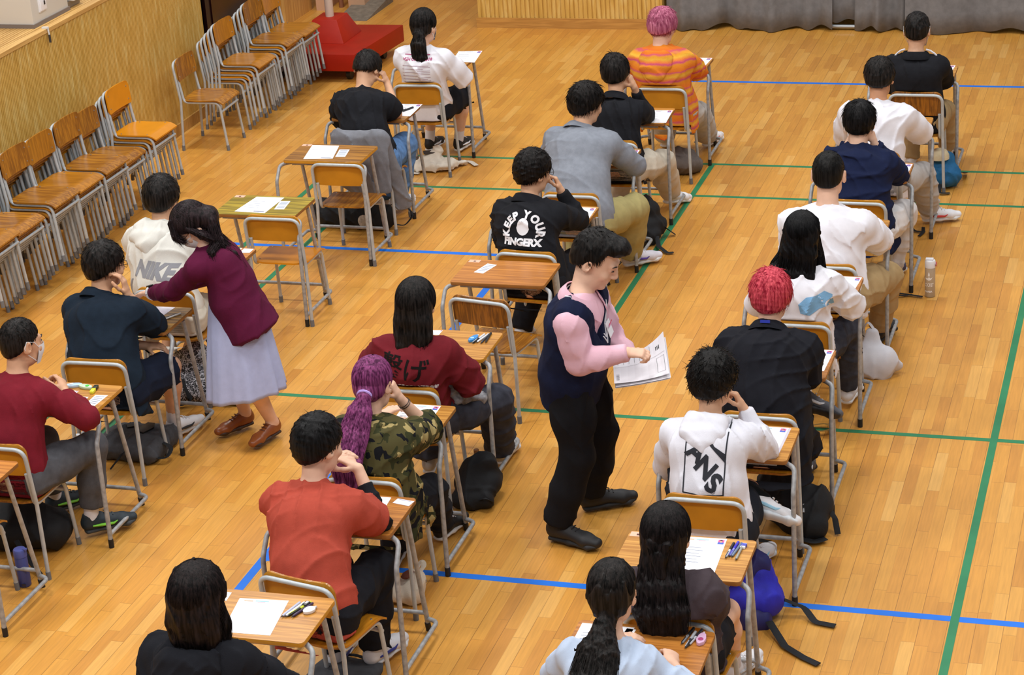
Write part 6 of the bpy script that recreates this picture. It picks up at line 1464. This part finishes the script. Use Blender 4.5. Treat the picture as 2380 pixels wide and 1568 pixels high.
strap(t, [(.1, .1, .02), (.2, .22, .012), (.30, .10, .012)], cloth('d8d0c2', .08, .3), .02); strap(t, [(-.15, -.06, .06), (-.26, -.06, .02), (-.24, -.12, .012), (-.1, -.14, .012)], cloth('d8d0c2', .08, .3), .02)
mb = MB(); mb.box((-.06, .03, .135), (.10, .07, .008), rotz(.4)); mb.obj('dark_patch', mat('3a3430', .8), t, smooth=False)
t = bag('duffel_bag', 'black bag lying under the chair with the grey jacket', 'bag', [K((-.24, 0, .10), (.20, -.02, .09), .105, .10, f=.9), K((-.28, 0, .12), (-.24, 0, .10), .09, .10)], BLKN, 15, .013, 45, loc=(-2.30, 3.00, 0))
strap(t, [(.22, .02, .16), (.33, .03, .20), (.42, .02, .1), (.36, -.03, .03), (.27, -.03, .04)], BLKN, .012)
mb = MB(); mb.lathe([(.001, 0), (.045, 0), (.05, .008), (.03, .014), (.001, .016)], (.085, -.125, .09), 18, np.array([[1, 0, 0], [0, 0, -1], [0, 1, 0.]])); mb.obj('roll_end', mat('b5b0a6', .8, 0, .3, .3, 60), t)
def pat_mat():
    m, nt, b = newmat('patterned_nylon'); L = nt.links; tc = N(nt, 'ShaderNodeTexCoord'); v = N(nt, 'ShaderNodeTexVoronoi', _Scale=22.0, feature='DISTANCE_TO_EDGE'); n = N(nt, 'ShaderNodeTexNoise', _Scale=12.0)
    mx = N(nt, 'ShaderNodeMixRGB'); mx.inputs[0].default_value = .12; L.new(tc.outputs['Object'], mx.inputs[1]); L.new(n.outputs[1], mx.inputs[2]); L.new(mx.outputs[0], v.inputs['Vector'])
    r = N(nt, 'ShaderNodeValToRGB'); e = r.color_ramp.elements; e[0].position = .03; e[0].color = lin('c9c9d2'); e[1].position = .10; e[1].color = lin('1b1b1f'); k = e.new(.26); k.color = lin('26262a'); k = e.new(.30); k.color = lin('7d7d86')
    L.new(v.outputs['Distance'], r.inputs[0]); L.new(r.outputs[0], b.inputs['Base Color']); b.inputs['Roughness'].default_value = .6; return m
t = bag('backpack', 'black backpack with a white doodle pattern beside the woman\'s skirt', 'backpack', [K((-.08, .02, .10), (.09, .0, .09), .15, .14, f=.75, side=(0, 1, 0)), K((-.06, .04, .15), (.04, .06, .25), .12, .10, f=.7), K((-.1, -.07, .07), (.1, -.09, .06), .07, .06)], pat_mat(), 25, .013, 40, loc=(-2.25, -.10, 0))
strap(t, [(.0, -.12, .16), (.08, -.17, .03), (-.04, -.2, .015)], BLKN, .016); strap(t, [(.02, .1, .33), (.06, .12, .36), (.1, .1, .32)], BLKN, .012)
t = bag('sling_bag', 'small plain black bag between the doodle backpack and the skirt', 'bag', [K((-.07, 0, .06), (.10, .02, .06), .075, .085, f=.75)], BLKN, 35, .012, 50, loc=(-1.99, -.17, 0))
mb = MB(); mb.box((.01, -.075, .07), (.05, .012, .035)); mb.obj('buckle', mat('55575a', .4), t, bevel=.004)
GRB = mat('46484d', .8, 0, .3, .15, 40, .3, 300)
t = bag('backpack', 'grey backpack with a black corner patch lying under the chair of the student in blue', 'backpack', [K((-.17, .05, .07), (.13, .04, .07), .16, .17, f=.42, side=(0, 1, 0)), K((-.12, .0, .09), (.06, -.02, .09), .13, .12, f=.45, side=(0, 1, 0)), K((-.15, -.09, .05), (.13, -.10, .05), .05, .05)], GRB, 45, .014, 40, loc=(-2.22, -.93, 0))
mb = MB(); mb.prism([(-.035, -.06), (.035, -.065), (.045, .02), (.01, .07), (-.035, .06)], .148, .156, rotz(-.25), (.05, .04, 0)); mb.obj('black_patch', mat('121213', .4), t, bevel=.002)
mb = MB(); mb.prism([(-.02, -.02), (.02, -.02), (.02, .02), (-.02, .02)], .143, .150, rotz(.6), (-.06, .06, 0)); mb.obj('label_patch', mat('1c1c1e', .5), t)
strap(t, [(-.12, .2, .10), (-.16, .26, .07), (-.22, .28, .03)], BLKN, .014); strap(t, [(.16, -.02, .10), (.25, -.04, .08), (.24, -.12, .04), (.16, -.12, .05)], BLKN, .013, 'carry_loop'); strap(t, [(.0, -.12, .1), (-.03, -.2, .05), (-.06, -.24, .01)], BLKN, .009)
t = bag('backpack', 'black backpack behind the blue flask', 'backpack', [K((-.22, 0, .11), (.12, .04, .10), .17, .14, f=.7, side=(0, 1, 0)), K((-.1, .05, .16), (.06, .05, .15), .12, .08)], BLKN, 55, .012, 36, loc=(-2.27, -2.10, 0))
strap(t, [(.0, -.16, .12), (.12, -.24, .04), (.2, -.30, .012)], BLKN, .015)
t = thing('flask', 'slim violet-blue flask standing before the black backpack', 'bottle', (-2.105, -2.50, 0))
mb = MB(); mb.lathe([(.030, .002), (.033, .006), (.033, .165), (.031, .17)], n=24); mb.obj('body', mat('424d8e', .45), t); mb = MB(); mb.lathe([(.034, .171), (.034, .205), (.030, .212), (.02, .214)], n=24); lid = mb.obj('lid', mat('4f5aa0', .45), t)
mb = MB(); mb.box((.03, .0, .21), (.02, .02, .012)); mb.obj('hinge', mat('4f5aa0', .45), lid, bevel=.002); mb = MB(); mb.box((.012, -.0325, .018), (.022, .003, .014)); mb.obj('sticker', mat('3a3340', .6), t, smooth=False)
t = bag('backpack', 'small black backpack by the sneakers of the purple-haired girl', 'backpack', [K((-.05, .02, .10), (.05, .06, .10), .11, .10, f=.8), K((-.02, .06, .16), (.03, .08, .20), .09, .07), K((-.07, -.08, .05), (.06, -.06, .05), .06, .055)], BLKN, 65, .013, 40, loc=(-.06, -1.20, 0))
strap(t, [(.04, -.1, .06), (.09, -.13, .10), (.12, -.08, .04), (.06, -.07, .012)], BLKN, .009, 'carry_loop')
t = thing('drink_bottle', 'dark bottle with brown cap behind the small black backpack', 'bottle', (-.125, -.98, 0))
mb = MB(); mb.lathe([(.030, .002), (.033, .01), (.033, .13), (.026, .155), (.013, .175), (.013, .185)], n=20); mb.obj('body', mat('1b1f2a', .12, 0, .6), t); mb = MB(); mb.lathe([(.015, .183), (.015, .205), (.012, .207)], n=18); mb.obj('cap', mat('8a5a30', .5), t)
mb = MB(); mb.lathe([(.0335, .05), (.0335, .105)], n=20); mb.obj('label', mat('2d3850', .5), t)
PL = cloth('d8cdbb', .05, .5)
t = bag('plush_pouch', 'cream plush pouch with a brown ear lying behind the student in orange-red', 'pouch', [K((-.06, 0, .055), (.05, .01, .06), .085, .09, f=.62, side=(0, 1, 0)), K((.03, .04, .09), (.06, .05, .10), .05, .045), K((.05, -.03, .03), (.09, -.01, .025), .028, .022)], PL, 75, .008, 60, .007, loc=(-.095, -2.31, 0))
mb = MB(); mb.lathe([(.001, -.045), (.02, -.035), (.028, 0), (.02, .035), (.001, .045)], (.025, .015, .145), 14, rotz(1.4) @ np.array([[0, 0, 1], [1, 0, 0], [0, 1, 0.]])); mb.v = [(x, y, .145+(z-.145)*.5) for x, y, z in mb.v]; mb.obj('brown_ear', mat('5a2a18', .8), t)
strap(t, [(.01, .06, .11), (.04, .12, .13), (.055, .15, .16), (.075, .13, .14), (.05, .06, .11)], PL, .013); mb = MB(); mb.tube([(.10+.012*math.cos(k*PI/6), .04+.003*k/6, .10+.012*math.sin(k*PI/6)) for k in range(13)], .0018, 5, caps=False); mb.obj('ring', mat('c4c4c8', .3, .9), t)
t = bag('backpack', 'black backpack leaning by the desk of the student in the grey sweater', 'backpack', [K((-.07, .05, .12), (.02, .0, .10), .14, .13, f=.6, side=(.4, .9, 0)), K((-.06, .08, .2), (.0, .05, .2), .09, .08), K((.02, -.1, .05), (.06, -.06, .06), .06, .05)], BLKN, 85, .016, 45, loc=(-.10, 2.98, 0))
strap(t, [(.08, .0, .12), (.13, .06, .05), (.17, .08, .012)], BLKN, .02); strap(t, [(.08, -.1, .06), (.12, -.22, .03), (.20, -.30, .012), (.24, -.28, .012)], BLKN, .016)
t = thing('strap_end', 'short black strap end on the floor behind the standing man\'s face', 'strap', (-.18, 2.08, 0)); strap(t, [(-.02, .05, .02), (0, .0, .012), (.02, -.05, .012)], BLKN, .018, 'webbing')
bag('soft_bag', 'dark grey soft bag on the floor beside the orange hoodie student', 'bag', [K((-.08, 0, .08), (.06, .02, .07), .12, .11, f=.65), K((-.04, .05, .13), (.02, .06, .13), .07, .06)], cloth('6a625e', .12, .4), 95, .013, 40, loc=(-.17, 4.44, 0))
t = bag('backpack', 'blue backpack with a cream cap tied on beside the white T-shirt student', 'backpack', [K((-.03, .02, .10), (.05, .0, .09), .11, .11, f=.75), K((0, .04, .15), (.02, .05, .18), .08, .07)], mat('1f5f8c', .7, 0, .3, .12, 30, .3, 250), 105, .016, 45, loc=(1.80, 4.33, 0))
mb = MB(); mb.lathe([(.075, -.02), (.072, .01), (.055, .04), (.02, .055), (.001, .057)], (-.02, .02, .235), 20); mb.obj('cream_cap', cloth('cdbf9e', .08, .3), t)
strap(t, [(.1, .05, .10), (.16, .2, .05), (.14, .30, .012)], BLKN, .018); strap(t, [(.0, -.12, .06), (-.0, -.2, .015), (.08, -.17, .012)], BLKN, .016)
t = thing('backpack_straps', 'loose black backpack straps under the foot of the student in grey joggers', 'strap', (1.74, 3.28, 0)); strap(t, [(-.06, .1, .04), (-.02, .04, .012), (.06, .02, .012)], BLKN, .014, 'webbing'); strap(t, [(.04, .1, .02), (.05, .02, .012), (.03, -.06, .012)], BLKN, .012, 'webbing')
t = thing('backpack_straps', 'two thin black straps on the floor by the clear bottle', 'strap', (1.80, 2.08, 0)); strap(t, [(-.14, .08, .012), (-.02, .04, .012), (.13, .0, .012)], BLKN, .012, 'webbing'); strap(t, [(-.10, -.04, .03), (.0, .0, .012), (.06, .03, .012)], BLKN, .010, 'webbing')
t = bag('tote_bag', 'white fabric tote beside the jeans of the long-haired girl', 'bag', [K((-.05, 0, .09), (.05, .0, .08), .12, .11, f=.7), K((-.03, .03, .14), (-.02, .04, .26), .08, .035, f=.7), K((.06, .02, .10), (.14, .04, .05), .07, .04, f=.7)], cloth('cfcfd6', .04, .2), 115, .014, 45, loc=(1.80, .80, 0))
strap(t, [(-.08, .05, .26), (-.05, .06, .33), (0, .05, .26)], cloth('cfcfd6', .04, .2), .016); strap(t, [(-.14, .02, .2), (-.11, .05, .26), (-.05, .07, .2)], BLKN, .012)
t = bag('backpack', 'large black backpack with a zip pull beside the white hoodie student', 'backpack', [K((-.10, .06, .12), (.08, .0, .11), .15, .14, f=.75, side=(.2, 1, 0)), K((.02, -.04, .08), (.10, -.10, .06), .12, .08), K((-.13, .10, .18), (-.06, .10, .24), .10, .08)], BLKN, 125, .013, 36, loc=(1.68, -1.19, 0))
strap(t, [(-.14, .1, .26), (-.17, .12, .36), (-.13, .13, .40), (-.09, .11, .36), (-.07, .1, .28)], BLKN, .014, 'carry_loop'); strap(t, [(-.2, .02, .16), (-.28, -.06, .08), (-.24, -.2, .02), (-.1, -.24, .02)], BLKN, .018); strap(t, [(.15, .0, .14), (.20, -.04, .08), (.22, -.08, .012)], BLKN, .016); strap(t, [(.02, -.18, .03), (.12, -.2, .02), (.17, -.15, .02)], BLKN, .022)
mb = MB(); mb.tube([(.05, -.10, .18), (.055, -.135, .15)], .006, 6); mb.obj('zip_pull', mat('b4b6ba', .4, .6), t)
BLB = mat('2a2ab4', .65, 0, .35, .1, 30, .3, 250); DBL = mat('1a1b5e', .65)
t = bag('backpack', 'bright blue backpack with long black straps trailing on the floor', 'backpack', [K((-.04, .02, .11), (.05, .04, .10), .13, .13, f=.8), K((-.02, .05, .17), (.02, .06, .20), .10, .09)], BLB, 135, .016, 45, loc=(1.63, -2.17, 0))
S_ = Sdf(); S_.cap((-.02, .05, .24), (.03, .06, .27), .075, .055, k=.02); blob('dark_top', S_, DBL, t, .009, folds(3, .012, 50)); S_ = Sdf(); S_.cap((-.04, -.01, .03), (.05, .02, .03), .125, .13, .75, k=.02, cA=.04, cB=.04); blob('dark_base', S_, DBL, t, .009)
strap(t, [(.15, .03, .10), (.24, .06, .05), (.30, .0, .012), (.40, -.02, .012)], BLKN, .019); strap(t, [(.1, -.1, .05), (.2, -.25, .015), (.30, -.33, .012), (.38, -.38, .012)], BLKN, .019)
t = bag('document_bag', 'flat dark grey bag on the floor behind the black hoodie girl\'s desk', 'bag', [K((-.12, 0, .03), (.14, -.03, .03), .15, .16, f=.2, side=(0, 1, 0))], cloth('4b4c50', .1, .3), 145, .008, 40, loc=(-.14, -3.06, 0))
strap(t, [(-.12, .1, .05), (0, .17, .03), (.12, .1, .05)], BLKN, .012, 'carry_loop')
t = thing('strap_end', 'tan webbing loop on the floor by the hem of the black jacket', 'strap', (1.63, -.04, 0)); strap(t, [(-.08, -.03, .02), (.0, -.05, .03), (.07, .0, .03), (.0, .06, .03), (-.08, .04, .02)], mat('8a6a2e', .7), .018, 'webbing', (0, .3, 1), .1)
t = thing('water_bottle', 'clear water bottle with a blue label beside the knees of the student in maroon', 'bottle', (-2.44, -1.20, 0))
mb = MB(); mb.lathe([(.028, .002), (.032, .01), (.032, .17), (.02, .2), (.013, .205), (.013, .215)], n=20); mb.obj('body', mat('cfdbe2', .1, 0, .5, 0, 40, 0, 200, None, 0, .7), t); mb = MB(); mb.lathe([(.0328, .07), (.0328, .15)], n=20); mb.obj('label', mat('1f3f8c', .5), t); mb = MB(); mb.lathe([(.015, .214), (.015, .232), (.01, .234)], n=16); mb.obj('cap', mat('e4e8ee', .4), t)
t = thing('sports_bottle', 'frosted clear bottle with white lid standing alone on the floor', 'bottle', (1.972, 2.125, 0))
mb = MB(); mb.lathe([(.031, .002), (.0335, .006), (.0335, .198), (.031, .203)], n=28); bo = mb.obj('body', mat('d0c0a8', .25, 0, .5, 0, 40, 0, 200, None, 0, .35), t)
mb = MB(); mb.lathe([(.0345, .202), (.0345, .242), (.030, .250), (.012, .252)], n=28); ld = mb.obj('lid', mat('e6e6ea', .4), t)
mb = MB(); mb.box((-.004, 0, .256), (.05, .034, .012)); mb.obj('spout_cover', mat('dedee4', .4), ld, bevel=.004); mb = MB(); mb.tube([(.034, -.004, .225), (.040, -.004, .225)], .012, 14); rb = mb.obj('button', mat('dcdce2', .4), ld)
mb = MB(); mb.tube([(.0385+.0, -.004+.013*math.cos(k*PI/8), .225+.013*math.sin(k*PI/8)) for k in range(17)], .0028, 6, caps=False); mb.obj('red_ring', mat('c23a48', .4), ld)
wp = mat('f0eeea', .6); nb = nrm(V(.25, -1, .1))
decal('bottle_print', [xf(text_tris('ROCKET', .026, .0004), 0, 0, -.010, 0, .62, 1.3), xf(text_tris('NASA', .020, .0012), 0, 0, -.055, 0, .85, .8), poly2([(-.024, .045), (-.015, .028), (0, .02), (.014, .026), (.024, .044), (.010, .036), (.002, .046), (-.010, .036)]), poly2([(-.006, .05), (-.005, .068), (0, .08), (.005, .068), (.006, .05)])], wp, t, bo, (0, -.05, .10), nb, (0, 0, 1), .0008, .006)
S_ = Sdf(); bx, by = CHAIRS['L2'][0], CHAIRS['L2'][1]
S_.cap((bx-.165, by-.015, .775), (bx+.175, by-.015, .775), .032, .034, 1, k=.03)
S_.cap((bx-.13, by-.04, .76), (bx-.12, by-.06, .42), .09, .08, .28, .3, (1, 0, 0), k=.04); S_.cap((bx+.08, by-.04, .76), (bx+.12, by-.065, .36), .13, .12, .2, .22, (1, 0, 0), k=.04); S_.cap((bx, by-.035, .74), (bx, by-.05, .50), .16, .15, .15, .15, (1, 0, 0), k=.04)
S_.cap((bx+.19, by-.01, .74), (bx+.25, by+.10, .20), .045, .065, .8, .7, (1, .5, 0), k=.03, cB=.012); S_.cap((bx+.17, by+.03, .74), (bx+.18, by+.05, .45), .05, .06, .6, .5, (0, 1, 0), k=.04)
S_.cap((bx-.1, by-.06, .42), (bx+.02, by-.03, .30), .07, .05, .4, k=.04)
t = thing('grey_jacket', 'grey fleece jacket hung over the chair of the bending student in black', 'jacket', (bx, by, 0)); og = V(bx, by, 0)
blob('fleece', S_, cloth('7b7d84', .1, .5), t, .008, folds(155, .014, 40), og)
S_ = Sdf(); S_.cap((bx+.248, by+.095, .235), (bx+.252, by+.104, .19), .058, .060, .7, .7, (1, .5, 0), k=.02, cA=.01, cB=.01); blob('cuff', S_, cloth('7b7d84', .1, .5), t, .007, None, og)
